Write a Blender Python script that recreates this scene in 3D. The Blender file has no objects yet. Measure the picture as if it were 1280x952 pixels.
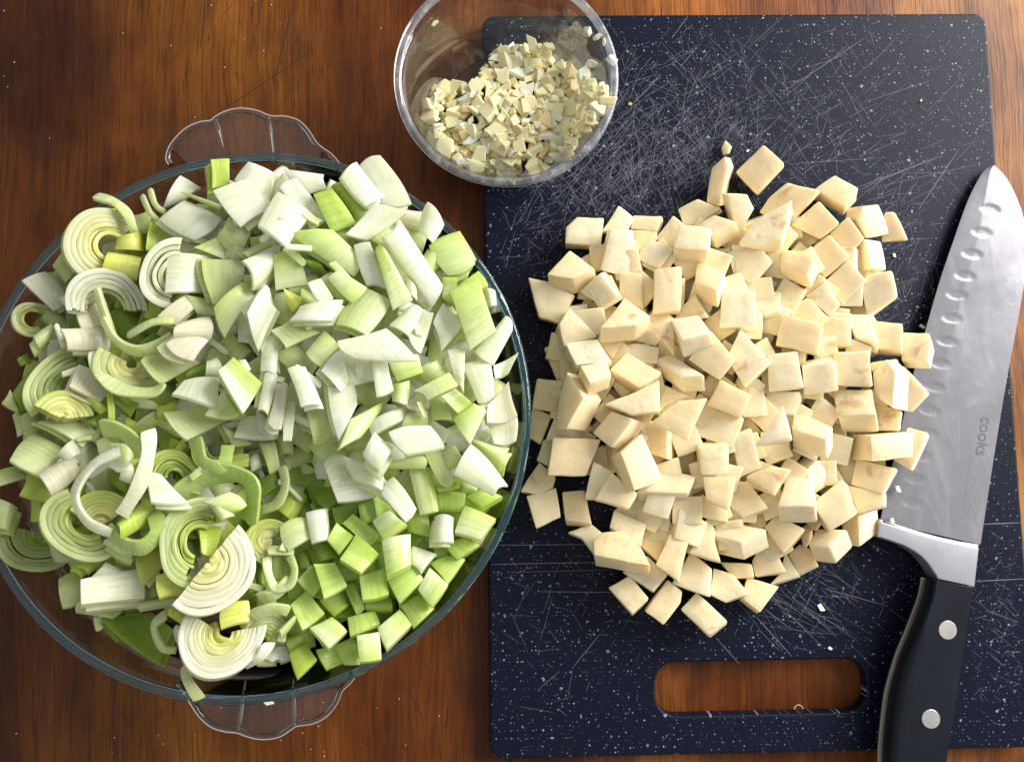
import bpy, bmesh, math, random
import numpy as np
from mathutils import Vector, Matrix, Euler
from mathutils.geometry import convex_hull_2d

S = bpy.context.scene
C = S.collection
RND = random.Random(11)

# ------------------------------------------------------------------ camera
F_PX, CX, CY = 960.0, 640.0, 476.0
CAM_LOC = Vector((0.0069, 0.1733, 0.4546))
CAM_EUL = Euler((0.0866, -0.0173, -0.0143), 'XYZ')
cam = bpy.data.cameras.new('camera')
cam.sensor_width = 36.0
cam.lens = F_PX / 1280.0 * 36.0
cam.clip_start, cam.clip_end = 0.02, 60.0
cam_ob = bpy.data.objects.new('camera', cam)
cam_ob.location, cam_ob.rotation_euler = CAM_LOC, CAM_EUL
C.objects.link(cam_ob)
S.camera = cam_ob

# ------------------------------------------------------------------ world, lamps, exposure
W = bpy.data.worlds.new('World')
S.world = W
W.use_nodes = True
W.node_tree.nodes['Background'].inputs[0].default_value = (0.96, 0.985, 1.0, 1)
W.node_tree.nodes['Background'].inputs[1].default_value = 0.53

def area_light(name, loc, target, size, size_y, power, col):
    l = bpy.data.lights.new(name, 'AREA')
    l.shape = 'RECTANGLE'
    l.size, l.size_y, l.energy, l.color = size, size_y, power, col
    o = bpy.data.objects.new(name, l)
    o.location = loc
    o.rotation_euler = (Vector(target) - Vector(loc)).to_track_quat('-Z', 'Y').to_euler()
    C.objects.link(o)
    return o
# one big kitchen window, up and to the right of the board
area_light('window_light', (1.30, 0.82, 0.70), (0.13, 0.18, 0.0), 1.25, 0.85, 57.0, (1.0, 0.995, 0.98))

S.view_settings.view_transform = 'Standard'
S.view_settings.look = 'None'
S.view_settings.exposure = 0.02
S.view_settings.gamma = 1.0
S.view_settings.use_curve_mapping = False
S.render.engine = 'CYCLES'
S.cycles.use_denoising = True
S.cycles.max_bounces = 14
S.cycles.transmission_bounces = 12
S.cycles.transparent_max_bounces = 12
S.cycles.sample_clamp_indirect = 4.0
S.cycles.caustics_reflective = False
S.cycles.blur_glossy = 0.3

# ------------------------------------------------------------------ from a place in the photo to a place on the table
_R = CAM_EUL.to_matrix()
def ray(px, py):
    return (_R @ Vector(((px - CX) / F_PX, -(py - CY) / F_PX, -1.0)))
def at(px, py, z):
    d = ray(px, py)
    return CAM_LOC + d * ((z - CAM_LOC.z) / d.z)
def on_plane(px, py, p0, n):
    d = ray(px, py)
    return CAM_LOC + d * (n.dot(p0 - CAM_LOC) / n.dot(d))
def to_px(p):
    q = _R.transposed() @ (p - CAM_LOC)
    return (CX + F_PX * q.x / -q.z, CY - F_PX * q.y / -q.z)
def px_size(z):
    return (CAM_LOC.z - z) / F_PX

BOARD_T = 0.009          # board top
# ------------------------------------------------------------------ object helpers
def link(name, me, mats, parent=None, smooth=None):
    o = bpy.data.objects.new(name, me)
    C.objects.link(o)
    if mats is not None and not me.materials:
        for m in (mats if isinstance(mats, (list, tuple)) else [mats]):
            me.materials.append(m)
    if parent:
        o.parent = parent
    return o
def tag(o, label=None, cat=None, group=None, kind=None):
    if label: o['label'] = label
    if cat: o['category'] = cat
    if group: o['group'] = group
    if kind: o['kind'] = kind
    return o
def empty(name, loc):
    o = bpy.data.objects.new(name, None)
    o.location = loc
    o.empty_display_size = 0.02
    C.objects.link(o)
    return o
def mesh_from(name, verts, faces, smooth=True):
    me = bpy.data.meshes.new(name)
    me.from_pydata([tuple(v) for v in verts], [], faces)
    me.update()
    if smooth:
        me.polygons.foreach_set('use_smooth', [True] * len(me.polygons))
    return me
def sharp(me, ang=38):
    me.set_sharp_from_angle(angle=math.radians(ang))
    return me
def centred(o_me_verts):
    c = Vector((0, 0, 0))
    for v in o_me_verts: c += v
    return c / len(o_me_verts)
def bm_to(name, bm, smooth=False, ang=38):
    bmesh.ops.recalc_face_normals(bm, faces=bm.faces)
    me = bpy.data.meshes.new(name)
    bm.to_mesh(me)
    bm.free()
    if smooth:
        me.polygons.foreach_set('use_smooth', [True] * len(me.polygons))
        sharp(me, ang)
    return me
def prism_bm(outline, z0, z1, bm=None):
    """outline: list of (x, y) -> solid between z0 and z1"""
    bm = bm or bmesh.new()
    a = [bm.verts.new((x, y, z0)) for x, y in outline]
    b = [bm.verts.new((x, y, z1)) for x, y in outline]
    n = len(a)
    bm.faces.new(b)
    bm.faces.new(a[::-1])
    for i in range(n):
        j = (i + 1) % n
        bm.faces.new((a[i], a[j], b[j], b[i]))
    return bm
def lathe_bm(profile, segs=96, bm=None, centre=(0, 0, 0)):
    """closed profile [(r, z)...] turned round the z axis"""
    bm = bm or bmesh.new()
    rings = []
    for r, z in profile:
        rings.append([bm.verts.new((centre[0] + r * math.cos(2 * math.pi * i / segs),
                                    centre[1] + r * math.sin(2 * math.pi * i / segs), centre[2] + z)) for i in range(segs)])
    n = len(rings)
    for k in range(n):
        A, B = rings[k], rings[(k + 1) % n]
        for i in range(segs):
            j = (i + 1) % segs
            bm.faces.new((A[i], A[j], B[j], B[i]))
    return bm

# ------------------------------------------------------------------ materials
def new_mat(name):
    m = bpy.data.materials.new(name)
    m.use_nodes = True
    nt = m.node_tree
    for n in list(nt.nodes): nt.nodes.remove(n)
    out = nt.nodes.new('ShaderNodeOutputMaterial')
    return m, nt, out
class N:
    def __init__(s, nt): s.nt = nt
    def __call__(s, typ, ins=None, **kw):
        n = s.nt.nodes.new('ShaderNode' + typ)
        for k, v in kw.items(): setattr(n, k, v)
        for k, v in (ins or {}).items():
            if isinstance(v, bpy.types.NodeSocket): s.nt.links.new(v, n.inputs[k])
            else: n.inputs[k].default_value = v
        return n
    def ramp(s, fac, stops, interp='LINEAR'):
        n = s.nt.nodes.new('ShaderNodeValToRGB')
        n.color_ramp.interpolation = interp
        el = n.color_ramp.elements
        while len(el) < len(stops): el.new(0.5)
        for e, (p, c) in zip(el, stops):
            e.position = p
            e.color = (*c, 1) if len(c) == 3 else c
        s.nt.links.new(fac, n.inputs[0])
        return n.outputs[0]
    def math(s, op, a, b=0.0, c=0.0, clamp=False):
        n = s.nt.nodes.new('ShaderNodeMath')
        n.operation = op
        n.use_clamp = clamp
        for i, v in enumerate((a, b, c)):
            if isinstance(v, bpy.types.NodeSocket): s.nt.links.new(v, n.inputs[i])
            else: n.inputs[i].default_value = v
        return n.outputs[0]
    def mix(s, fac, a, b, blend='MIX'):
        n = s.nt.nodes.new('ShaderNodeMix')
        n.data_type = 'RGBA'
        n.blend_type = blend
        for k, v in ((0, fac), (6, a), (7, b)):
            if isinstance(v, bpy.types.NodeSocket): s.nt.links.new(v, n.inputs[k])
            elif isinstance(v, (int, float)): n.inputs[k].default_value = v
            else: n.inputs[k].default_value = (*v, 1) if len(v) == 3 else v
        return n.outputs[2]
    def mapped(s, coord, scale=(1, 1, 1), loc=(0, 0, 0), rot=(0, 0, 0)):
        return s('Mapping', {0: coord, 'Location': loc, 'Rotation': rot, 'Scale': scale}).outputs[0]
    def noise(s, vec, scale, detail=4, rough=0.55, dist=0.0, out=0):
        return s('TexNoise', {'Vector': vec, 'Scale': scale, 'Detail': detail, 'Roughness': rough, 'Distortion': dist}).outputs[out]

def wood_material():
    m, nt, out = new_mat('oiled_pine')
    n = N(nt)
    tc = n('TexCoord').outputs['Object']
    warp = n.noise(tc, 6.0, 3, 0.5, 0, 1)
    wv = n('VectorMath', {0: warp, 'Scale': 0.018}, operation='SCALE').outputs[0]
    p = n('VectorMath', {0: tc, 1: wv}, operation='ADD').outputs[0]
    g1 = n.noise(n.mapped(p, (15, 3.4, 1)), 1.0, 6, 0.66)         # broad bands of the boards
    g2 = n.noise(n.mapped(p, (120, 9, 1)), 1.0, 5, 0.7)         # growth lines
    g3 = n.noise(n.mapped(p, (520, 16, 1)), 1.0, 4, 0.7)        # fibres
    stain = n.noise(n.mapped(tc, (7, 4.0, 1), (3.1, 0.7, 0)), 1.0, 4, 0.6)
    blot = n.noise(n.mapped(tc, (34, 15, 1), (1.3, 5.0, 0)), 1.0, 4, 0.62)
    col = n.ramp(g1, [(0.30, (0.055, 0.015, 0.0015)), (0.44, (0.135, 0.043, 0.004)), (0.58, (0.205, 0.073, 0.008)), (0.74, (0.30, 0.120, 0.017))])
    # boards of varied pine tone, the palest at right with window sheen painted in
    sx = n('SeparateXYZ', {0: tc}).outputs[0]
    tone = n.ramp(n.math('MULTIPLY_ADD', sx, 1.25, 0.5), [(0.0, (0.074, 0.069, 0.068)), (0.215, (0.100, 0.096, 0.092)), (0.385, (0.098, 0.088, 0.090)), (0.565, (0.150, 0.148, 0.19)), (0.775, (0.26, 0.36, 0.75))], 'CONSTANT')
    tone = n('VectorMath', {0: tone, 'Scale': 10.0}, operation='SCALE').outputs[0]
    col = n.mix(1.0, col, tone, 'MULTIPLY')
    lines = n.ramp(g2, [(0.34, (0.50, 0.42, 0.36)), (0.50, (1, 1, 1)), (0.68, (1.18, 1.15, 1.08))])
    col = n.mix(0.42, col, lines, 'MULTIPLY')
    col = n.mix(n.ramp(n.noise(n.mapped(tc, (5, 3.2, 1), (0.35, 1.9, 0)), 1.0, 3, 0.5), [(0.38, (0, 0, 0)), (0.62, (1, 1, 1))]), col, n.mix(1.0, col, (0.88, 0.70, 0.62), 'MULTIPLY'))
    fib = n.ramp(g3, [(0.36, (0.52, 0.46, 0.42)), (0.52, (1, 1, 1)), (0.68, (1.15, 1.12, 1.1))])
    col = n.mix(0.8, col, fib, 'MULTIPLY')
    col = n.mix(n.ramp(stain, [(0.42, (0, 0, 0)), (0.60, (1, 1, 1))]), col, n.mix(1.0, col, (0.42, 0.30, 0.25), 'MULTIPLY'))
    col = n.mix(n.ramp(blot, [(0.57, (0, 0, 0)), (0.74, (0.8, 0.8, 0.8))]), col, (0.04, 0.017, 0.006))
    # dark knots of old spills and long thin cracks along the grain
    crack = n.noise(n.mapped(p, (60, 2.2, 1), (7, 2, 0)), 1.0, 5, 0.65)
    cr = n.math('ABSOLUTE', n.math('SUBTRACT', crack, 0.5))
    seg = n.ramp(n.noise(n.mapped(tc, (30, 9, 1), (2, 8, 0)), 1.0, 3), [(0.55, (0, 0, 0)), (0.70, (0.7, 0.7, 0.7))])
    col = n.mix(n.mix(1.0, n.ramp(cr, [(0.0, (1, 1, 1)), (0.02, (0, 0, 0))]), seg, 'MULTIPLY'), col, (0.035, 0.013, 0.005))
    pore = n.noise(n.mapped(p, (700, 45, 1), (3, 3, 0)), 1.0, 2, 0.5)
    col = n.mix(n.ramp(pore, [(0.62, (0, 0, 0)), (0.70, (0.6, 0.6, 0.6))]), col, (0.03, 0.010, 0.003))
    rough = n.math('MULTIPLY_ADD', n.noise(tc, 40, 4), 0.30, 0.27)
    h = n.math('ADD', n.math('MULTIPLY', g3, 0.5), n.math('MULTIPLY', g2, 0.8))
    h = n.math('ADD', h, n.math('MULTIPLY', blot, 0.6))
    bump = n('Bump', {'Strength': 0.6, 'Distance': 0.0008, 'Height': h}).outputs[0]
    b = n('BsdfPrincipled', {'Base Color': col, 'Roughness': rough, 'Normal': bump, 'Specular IOR Level': 0.20})
    nt.links.new(b.outputs[0], out.inputs[0])
    return m

def board_material():
    m, nt, out = new_mat('speckled_navy_plastic')
    n = N(nt)
    tc = n('TexCoord').outputs['Object']
    def flecks(scale, lo, hi, seed, keep):
        wob = n('VectorMath', {0: n.noise(tc, scale * 4, 2, 0.5, 0, 1), 'Scale': 0.5 / scale}, operation='SCALE').outputs[0]
        v = n('VectorMath', {0: tc, 1: wob}, operation='ADD').outputs[0]
        vo = n('TexVoronoi', {'Vector': n.mapped(v, (1, 1, 1), (seed, seed * .7, 0)), 'Scale': scale, 'Randomness': 1.0}, voronoi_dimensions='2D')
        sep = n('SeparateColor', {0: vo.outputs['Color']})
        size = n.math('MULTIPLY_ADD', n.math('POWER', sep.outputs[0], 3.0), hi - lo, lo)
        on = n.math('LESS_THAN', vo.outputs['Distance'], size)
        k = n.math('LESS_THAN', sep.outputs[1], keep)
        return n.math('MULTIPLY', n.math('MULTIPLY', on, k), n.math('MULTIPLY_ADD', sep.outputs[2], 0.75, 0.25))
    f = n.math('MAXIMUM', flecks(190, 0.03, 0.15, 3.3, 0.45), flecks(480, 0.06, 0.24, 9.1, 0.34))
    base = n.mix(n.noise(tc, 9, 4), (0.0032, 0.0046, 0.0130), (0.0056, 0.0076, 0.0195))
    grain = n.noise(tc, 1400, 3, 0.7)
    base = n.mix(0.6, base, n.ramp(grain, [(0.3, (0.55, 0.55, 0.55)), (0.7, (1.5, 1.5, 1.5))]), 'MULTIPLY')
    col = n.mix(f, base, (0.27, 0.30, 0.34))
    bump = n('Bump', {'Strength': 0.35, 'Distance': 0.0004, 'Height': n.noise(tc, 900, 3, 0.6)}).outputs[0]
    rough = n.math('MULTIPLY_ADD', n.noise(tc, 14, 3), 0.14, 0.34)
    b = n('BsdfPrincipled', {'Base Color': col, 'Roughness': rough, 'Normal': bump, 'Specular IOR Level': 0.13})
    nt.links.new(b.outputs[0], out.inputs[0])
    return m

def simple(name, col, rough=0.5, metal=0.0, noise_scale=0, noise_amt=0.0, bump=0.0, bump_scale=600, spec=0.5, sss=0.0, aniso=None):
    m, nt, out = new_mat(name)
    n = N(nt)
    tc = n('TexCoord').outputs['Object']
    c = (*col, 1)
    ins = {'Roughness': rough, 'Metallic': metal, 'Specular IOR Level': spec}
    if noise_scale:
        f = n.noise(tc, noise_scale, 5, 0.6)
        lo = tuple(x * (1 - noise_amt) for x in col); hi = tuple(min(1, x * (1 + noise_amt)) for x in col)
        c = n.ramp(f, [(0.3, lo), (0.7, hi)])
        ins['Roughness'] = n.math('MULTIPLY_ADD', f, 0.25 * rough, rough * 0.87)
    ins['Base Color'] = c
    if bump:
        ins['Normal'] = n('Bump', {'Strength': 0.5, 'Distance': bump, 'Height': n.noise(tc, bump_scale, 4, 0.6)}).outputs[0]
    if sss:
        ins['Subsurface Weight'] = sss
        ins['Subsurface Radius'] = (1.0, 0.7, 0.4)
        ins['Subsurface Scale'] = 0.003
    b = n('BsdfPrincipled', ins)
    nt.links.new(b.outputs[0], out.inputs[0])
    return m

def steel_material(name, base, rough, along=(500, 18, 1), smear=0.0, metal=1.0):
    m, nt, out = new_mat(name)
    n = N(nt)
    tc = n('TexCoord').outputs['Object']
    br = n.noise(n.mapped(tc, along, rot=(0, 0, 0.18)), 1.0, 4, 0.7)
    cl = n.noise(tc, 45, 5, 0.65)
    col = n.mix(br, tuple(x * 0.86 for x in base), base)
    r = n.math('MULTIPLY_ADD', cl, 0.22, rough - 0.10)
    ins = {'Metallic': metal, 'Normal': n('Bump', {'Strength': 0.10, 'Distance': 0.0002, 'Height': br}).outputs[0]}
    if smear:   # starchy dried smears
        s1 = n.noise(n.mapped(tc, (60, 22, 1), rot=(0, 0, -0.5)), 1.0, 6, 0.7, 1.2)
        msk = n.ramp(s1, [(0.50, (0, 0, 0)), (0.72, (smear,) * 3)])
        sp = n('TexVoronoi', {'Vector': tc, 'Scale': 170.0}, voronoi_dimensions='2D').outputs['Distance']
        keep = n.ramp(n.noise(n.mapped(tc, (38, 25, 1)), 1.0, 3), [(0.56, (0, 0, 0)), (0.66, (1, 1, 1))])
        msk = n.math('MAXIMUM', msk, n.math('MULTIPLY', keep, n.ramp(sp, [(0.0, (0.5,) * 3), (0.07, (0, 0, 0))])))
        col = n.mix(msk, col, (0.74, 0.73, 0.74))
        r = n.math('MULTIPLY_ADD', msk, 0.25, r, clamp=True)
        ins['Metallic'] = n.math('SUBTRACT', metal, n.math('MULTIPLY', msk, 0.5))
    ins['Base Color'] = col
    ins['Roughness'] = r
    b = n('BsdfPrincipled', ins)
    nt.links.new(b.outputs[0], out.inputs[0])
    return m

def glass_material(name, tint, rough=0.0, haze=0.0, ior=1.47, body=None):
    m, nt, out = new_mat(name)
    n = N(nt)
    tc = n('TexCoord').outputs['Object']
    g = n('BsdfPrincipled', {'Base Color': (*tint, 1), 'Transmission Weight': 1.0, 'Roughness': rough, 'IOR': ior,
                             'Normal': n('Bump', {'Strength': 0.12, 'Distance': 0.001, 'Height': n.noise(tc, 60, 2)}).outputs[0]})
    sh = g.outputs[0]
    if body:
        sh = n('MixShader', {0: 0.06 if body[0] < 0.2 else 0.05, 1: sh, 2: n('BsdfPrincipled', {'Base Color': (*body, 1), 'Roughness': 0.15}).outputs[0]}).outputs[0]
    if haze:
        d = n('BsdfPrincipled', {'Base Color': (0.86, 0.87, 0.88, 1), 'Roughness': 0.35})
        hm = n.ramp(n.noise(n.mapped(tc, (90, 90, 30)), 1.0, 5, 0.7), [(0.42, (haze * .4,) * 3), (0.75, (haze,) * 3)])
        mx = n('MixShader', {0: hm, 1: sh, 2: d.outputs[0]})
        sh = mx.outputs[0]
    nt.links.new(sh, out.inputs[0])
    return m

def celeriac_material():
    m, nt, out = new_mat('celeriac_flesh')
    n = N(nt)
    tc = n('TexCoord').outputs['Object']
    rnd = n('ObjectInfo').outputs['Random']
    off = n('CombineXYZ', {0: n.math('MULTIPLY', rnd, 7.0), 1: n.math('MULTIPLY', rnd, 13.0), 2: n.math('MULTIPLY', rnd, 3.0)}).outputs[0]
    p = n('VectorMath', {0: tc, 1: off}, operation='ADD').outputs[0]
    tone = n.ramp(rnd, [(0.0, (0.87, 0.70, 0.41)), (0.35, (0.89, 0.745, 0.475)), (0.7, (0.90, 0.785, 0.54)), (1.0, (0.91, 0.82, 0.61))])
    mott = n.noise(p, 150, 5, 0.6)
    col = n.mix(n.ramp(mott, [(0.34, (0.40, 0.40, 0.40)), (0.60, (0, 0, 0))]), tone, (0.76, 0.585, 0.31))
    fib = n.noise(n.mapped(p, (900, 140, 140), rot=(0.3, 0.4, 0.7)), 1.0, 3, 0.6)
    col = n.mix(n.ramp(fib, [(0.55, (0, 0, 0)), (0.8, (0.35, 0.35, 0.35))]), col, (0.90, 0.83, 0.66))
    # rusty flecks where skin or vessels show, only on some pieces
    br = n.noise(p, 70, 4, 0.6, 0.4)
    br_on = n.math('GREATER_THAN', n.math('FRACT', n.math('MULTIPLY', rnd, 17.0)), 0.50)
    col = n.mix(n.math('MULTIPLY', n.ramp(br, [(0.60, (0, 0, 0)), (0.72, (0.7, 0.7, 0.7))]), br_on), col, (0.58, 0.32, 0.12))
    h = n.math('ADD', n.math('MULTIPLY', n.noise(p, 420, 4, 0.6), 0.6), n.math('MULTIPLY', n.noise(p, 90, 3, 0.5), 1.2))
    bump = n('Bump', {'Strength': 0.42, 'Distance': 0.0009, 'Height': h}).outputs[0]
    b = n('BsdfPrincipled', {'Base Color': col, 'Roughness': 0.40, 'Normal': bump, 'Specular IOR Level': 0.38,
                             'Subsurface Weight': 0.55, 'Subsurface Radius': (1.0, 0.68, 0.34), 'Subsurface Scale': 0.005})
    nt.links.new(b.outputs[0], out.inputs[0])
    return m

def veg_material(name, rib_scale=900, rib_amt=0.5, rough=0.33, bump_d=0.0004, translucent=0.30, vein=(1.12, 1.1, 1.0)):
    """pigment comes from the piece's own colour layer, veins run along its uv"""
    m, nt, out = new_mat(name)
    n = N(nt)
    colr = n('Attribute', attribute_name='pigment').outputs['Color']
    uv = n('TexCoord').outputs['UV']
    tc = n('TexCoord').outputs['Object']
    rnd = n('ObjectInfo').outputs['Random']
    off = n('CombineXYZ', {0: n.math('MULTIPLY', rnd, 5.0), 1: n.math('MULTIPLY', rnd, 9.0), 2: 0.0}).outputs[0]
    p = n('VectorMath', {0: uv, 1: off}, operation='ADD').outputs[0]
    rib = n.noise(n.mapped(p, (rib_scale, rib_scale * 0.05, 1)), 1.0, 3, 0.6)
    col = n.mix(rib_amt, colr, n.ramp(rib, [(0.32, (0.80, 0.86, 0.74)), (0.5, (1, 1, 1)), (0.72, vein)]), 'MULTIPLY')
    mot = n.noise(tc, 160, 4, 0.55)
    col = n.mix(0.55, col, n.ramp(mot, [(0.3, (0.84, 0.88, 0.74)), (0.7, (1.07, 1.06, 1.05))]), 'MULTIPLY')
    h = n.math('ADD', rib, n.math('MULTIPLY', n.noise(tc, 350, 3), 0.5))
    bump = n('Bump', {'Strength': 0.5, 'Distance': bump_d, 'Height': h}).outputs[0]
    b = n('BsdfPrincipled', {'Base Color': col, 'Roughness': rough, 'Normal': bump, 'Specular IOR Level': 0.5,
                             'Subsurface Weight': 0.55, 'Subsurface Radius': (0.95, 1.0, 0.45), 'Subsurface Scale': 0.005})
    t = n('BsdfTranslucent', {'Color': col})
    mx = n('MixShader', {0: translucent, 1: b.outputs[0], 2: t.outputs[0]})
    nt.links.new(mx.outputs[0], out.inputs[0])
    return m

def thin_glass_material(name, tint, rough=0.02, haze=0.0, refl=1.0):
    """a thin wall: light goes straight through it, its faces mirror by Fresnel"""
    m, nt, out = new_mat(name)
    n = N(nt)
    tc = n('TexCoord').outputs['Object']
    bump = n('Bump', {'Strength': 0.15, 'Distance': 0.001, 'Height': n.noise(tc, 50, 2)}).outputs[0]
    fr = n('Fresnel', {'IOR': 1.5, 'Normal': bump}).outputs[0]
    t = n('BsdfTransparent', {'Color': (*tint, 1)})
    g = n('BsdfGlossy', {'Roughness': rough, 'Normal': bump})
    mx = n('MixShader', {0: n.math('MULTIPLY', fr, refl, clamp=True), 1: t.outputs[0], 2: g.outputs[0]})
    sh = mx.outputs[0]
    if haze:
        d = n('BsdfPrincipled', {'Base Color': (0.86, 0.87, 0.88, 1), 'Roughness': 0.35})
        hm = n.ramp(n.noise(n.mapped(tc, (120, 120, 25)), 1.0, 5, 0.7), [(0.45, (haze * .3,) * 3), (0.62, (haze,) * 3), (0.80, (haze * 4,) * 3)])
        sh = n('MixShader', {0: hm, 1: sh, 2: d.outputs[0]}).outputs[0]
    nt.links.new(sh, out.inputs[0])
    return m

M = {}
M['wood'] = wood_material()
M['board'] = board_material()
M['scratch'] = simple('scratched_plastic', (0.15, 0.155, 0.18), 0.7)
M['steel'] = steel_material('brushed_blade_steel', (0.27, 0.26, 0.28), 0.22, smear=0.12, metal=0.40)
M['bolster'] = steel_material('satin_bolster_steel', (0.60, 0.59, 0.63), 0.28, metal=0.75)
M['rivet'] = steel_material('rivet_steel', (0.70, 0.66, 0.63), 0.40)
M['tang'] = steel_material('dull_tang_steel', (0.42, 0.37, 0.32), 0.42)
M['etch'] = simple('dark_etched_print', (0.08, 0.078, 0.085), 0.6)
M['etch_faint'] = simple('worn_etched_print', (0.19, 0.185, 0.20), 0.5)
M['grip'] = simple('black_handle_plastic', (0.0055, 0.0075, 0.012), 0.42, noise_scale=30, noise_amt=0.25, bump=0.0002, bump_scale=500, spec=0.22)
M['glass'] = thin_glass_material('pale_clear_glass', (0.93, 0.955, 0.95))
M['handle_plate'] = thin_glass_material('clear_handle_plate', (0.90, 0.915, 0.92), 0.03)
M['handle_glass'] = glass_material('clear_handle_glass', (0.95, 0.975, 0.975))
M['rim_glass'] = glass_material('blue_green_rim_glass', (0.52, 0.80, 0.87), body=(0.07, 0.32, 0.46))
M['cup'] = thin_glass_material('hazy_clear_cup', (0.97, 0.97, 0.97), 0.05, 0.008, 0.45)
M['cup_rim'] = thin_glass_material('frosted_cup_rim', (0.92, 0.93, 0.94), 0.2, 0.22, 1.0)
M['celeriac'] = celeriac_material()
M['onion'] = veg_material('onion_flesh', 430, 0.55, 0.27, 0.0006)
M['leek'] = veg_material('leek_leaf', 720, 0.8, 0.32, 0.0006)
M['celery'] = veg_material('celery_stalk', 520, 0.8, 0.27, 0.0009)
M['garlic'] = simple('garlic_flesh', (0.98, 0.84, 0.50), 0.36, noise_scale=170, noise_amt=0.14, bump=0.0004, bump_scale=400, sss=0.55)
M['garlic_pale'] = simple('pale_garlic_flesh', (0.98, 0.92, 0.74), 0.34, noise_scale=170, noise_amt=0.10, bump=0.0004, bump_scale=400, sss=0.55)
M['garlic_tan'] = simple('tan_garlic_flesh', (0.98, 0.73, 0.40), 0.4, noise_scale=170, noise_amt=0.14, bump=0.0004, bump_scale=400, sss=0.55)
M['crumb'] = simple('pale_crumb', (0.80, 0.76, 0.62), 0.6)
M['herb'] = simple('green_scrap', (0.42, 0.48, 0.12), 0.6)

# ------------------------------------------------------------------ table
def grid_sheet(name, x0, x1, y0, y1, z, nx, ny):
    vs, fs = [], []
    for j in range(ny + 1):
        for i in range(nx + 1):
            vs.append((x0 + (x1 - x0) * i / nx, y0 + (y1 - y0) * j / ny, z))
    for j in range(ny):
        for i in range(nx):
            a = j * (nx + 1) + i
            fs.append((a, a + 1, a + nx + 2, a + nx + 1))
    return mesh_from(name, vs, fs)
bm = prism_bm([(-0.75, -0.55), (0.85, -0.55), (0.85, 0.95), (-0.75, 0.95)], -0.03, 0.0)
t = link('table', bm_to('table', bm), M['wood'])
tag(t, kind='structure')

TABLE_MARKS = [((258, 150), (392, 62)), ((345, 95), (368, 4)), ((386, 90), (418, 76)), ((452, 92), (472, 128)), ((60, 172), (74, 206)), ((392, 128), (400, 168)),
               ((430, 150), (447, 96)), ((150, 170), (152, 60)), ((40, 250), (46, 130)), ((96, 100), (99, 20)), ((480, 60), (462, 150)), ((320, 40), (322, 0)),
               ((515, 800), (545, 850)), ((500, 850), (530, 905)), ((590, 790), (560, 840)), ((600, 300), (602, 240)), ((160, 930), (100, 905)), ((250, 60), (256, 0))]
DARK_SPOTS = [(60, 42, 3.2), (75, 172, 1.6), (110, 148, 2.4), (44, 130, 2.0), (352, 907, 3.0), (20, 130, 2.2), (137, 128, 1.8)]

# ------------------------------------------------------------------ chopping board with its hand hole
def rounded(x0, y0, x1, y1, r, k=10):
    pts = []
    for cx, cy, a0 in ((x1 - r, y1 - r, 0), (x0 + r, y1 - r, 90), (x0 + r, y0 + r, 180), (x1 - r, y0 + r, 270)):
        for i in range(k + 1):
            a = math.radians(a0 + 90 * i / k)
            pts.append((cx + r * math.cos(a), cy + r * math.sin(a)))
    return pts
hA, hB = at(820, 895, BOARD_T), at(1082, 823, BOARD_T)
HOLE = (hA.x, hA.y, hB.x, hB.y)
cu = bpy.data.curves.new('outline', 'CURVE')
cu.dimensions = '2D'
cu.fill_mode = 'BOTH'
EDGE = 0.0016
for pts in (rounded(EDGE, EDGE, 0.31 - EDGE, 0.435 - EDGE, 0.0065),
            rounded(HOLE[0] - EDGE, HOLE[1] - EDGE, HOLE[2] + EDGE, HOLE[3] + EDGE, (HOLE[3] - HOLE[1]) / 2 * 0.93)):
    sp = cu.splines.new('POLY')
    sp.points.add(len(pts) - 1)
    for q, (x, y) in zip(sp.points, pts): q.co = (x, y, 0, 1)
    sp.use_cyclic_u = True
cu.extrude = BOARD_T / 2 - EDGE - 0.0002
cu.bevel_depth = EDGE
cu.bevel_resolution = 4
tmp = bpy.data.objects.new('outline', cu)
C.objects.link(tmp)
dg = bpy.context.evaluated_depsgraph_get()
me = bpy.data.meshes.new_from_object(tmp.evaluated_get(dg))
bpy.data.objects.remove(tmp)
me.materials.clear()
me.name = 'chopping_board'
me.transform(Matrix.Translation((0, 0, BOARD_T / 2 + 0.0001)))
me.polygons.foreach_set('use_smooth', [True] * len(me.polygons))
sharp(me, 30)
board_top = max(v.co.z for v in me.vertices)
board = link('chopping_board', me, M['board'])
tag(board, 'dark navy speckled plastic chopping board with scratches and a slot handle', 'chopping board')

def ribbon(segs, z):
    """thin raised burrs: list of ((x,y),(x,y),width)"""
    vs, fs = [], []
    for (a, b, w, bow) in segs:
        a, b = Vector(a), Vector(b)
        d = b - a
        if d.length < 1e-6: continue
        nrm = Vector((-d.y, d.x)).normalized()
        k = 6
        base = len(vs)
        for i in range(k + 1):
            t_ = i / k
            c = a + d * t_ + nrm * (bow * 4 * t_ * (1 - t_))
            ww = w * (0.25 + 0.75 * math.sin(math.pi * min(1, max(0, 0.05 + 0.9 * t_))) ** 0.6) * 0.5
            vs += [(c.x + nrm.x * ww, c.y + nrm.y * ww, z), (c.x, c.y, z + 0.00005), (c.x - nrm.x * ww, c.y - nrm.y * ww, z)]
        for i in range(k):
            o = base + 3 * i
            fs += [(o, o + 3, o + 4, o + 1), (o + 1, o + 4, o + 5, o + 2)]
    return vs, fs
sg = []
rt = random.Random(9)
for (a, b) in TABLE_MARKS:
    P_, Q_ = at(a[0], a[1], 0), at(b[0], b[1], 0)
    sg.append(((P_.x, P_.y), (Q_.x, Q_.y), rt.uniform(0.0003, 0.0007), rt.gauss(0, 0.0012)))
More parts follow.
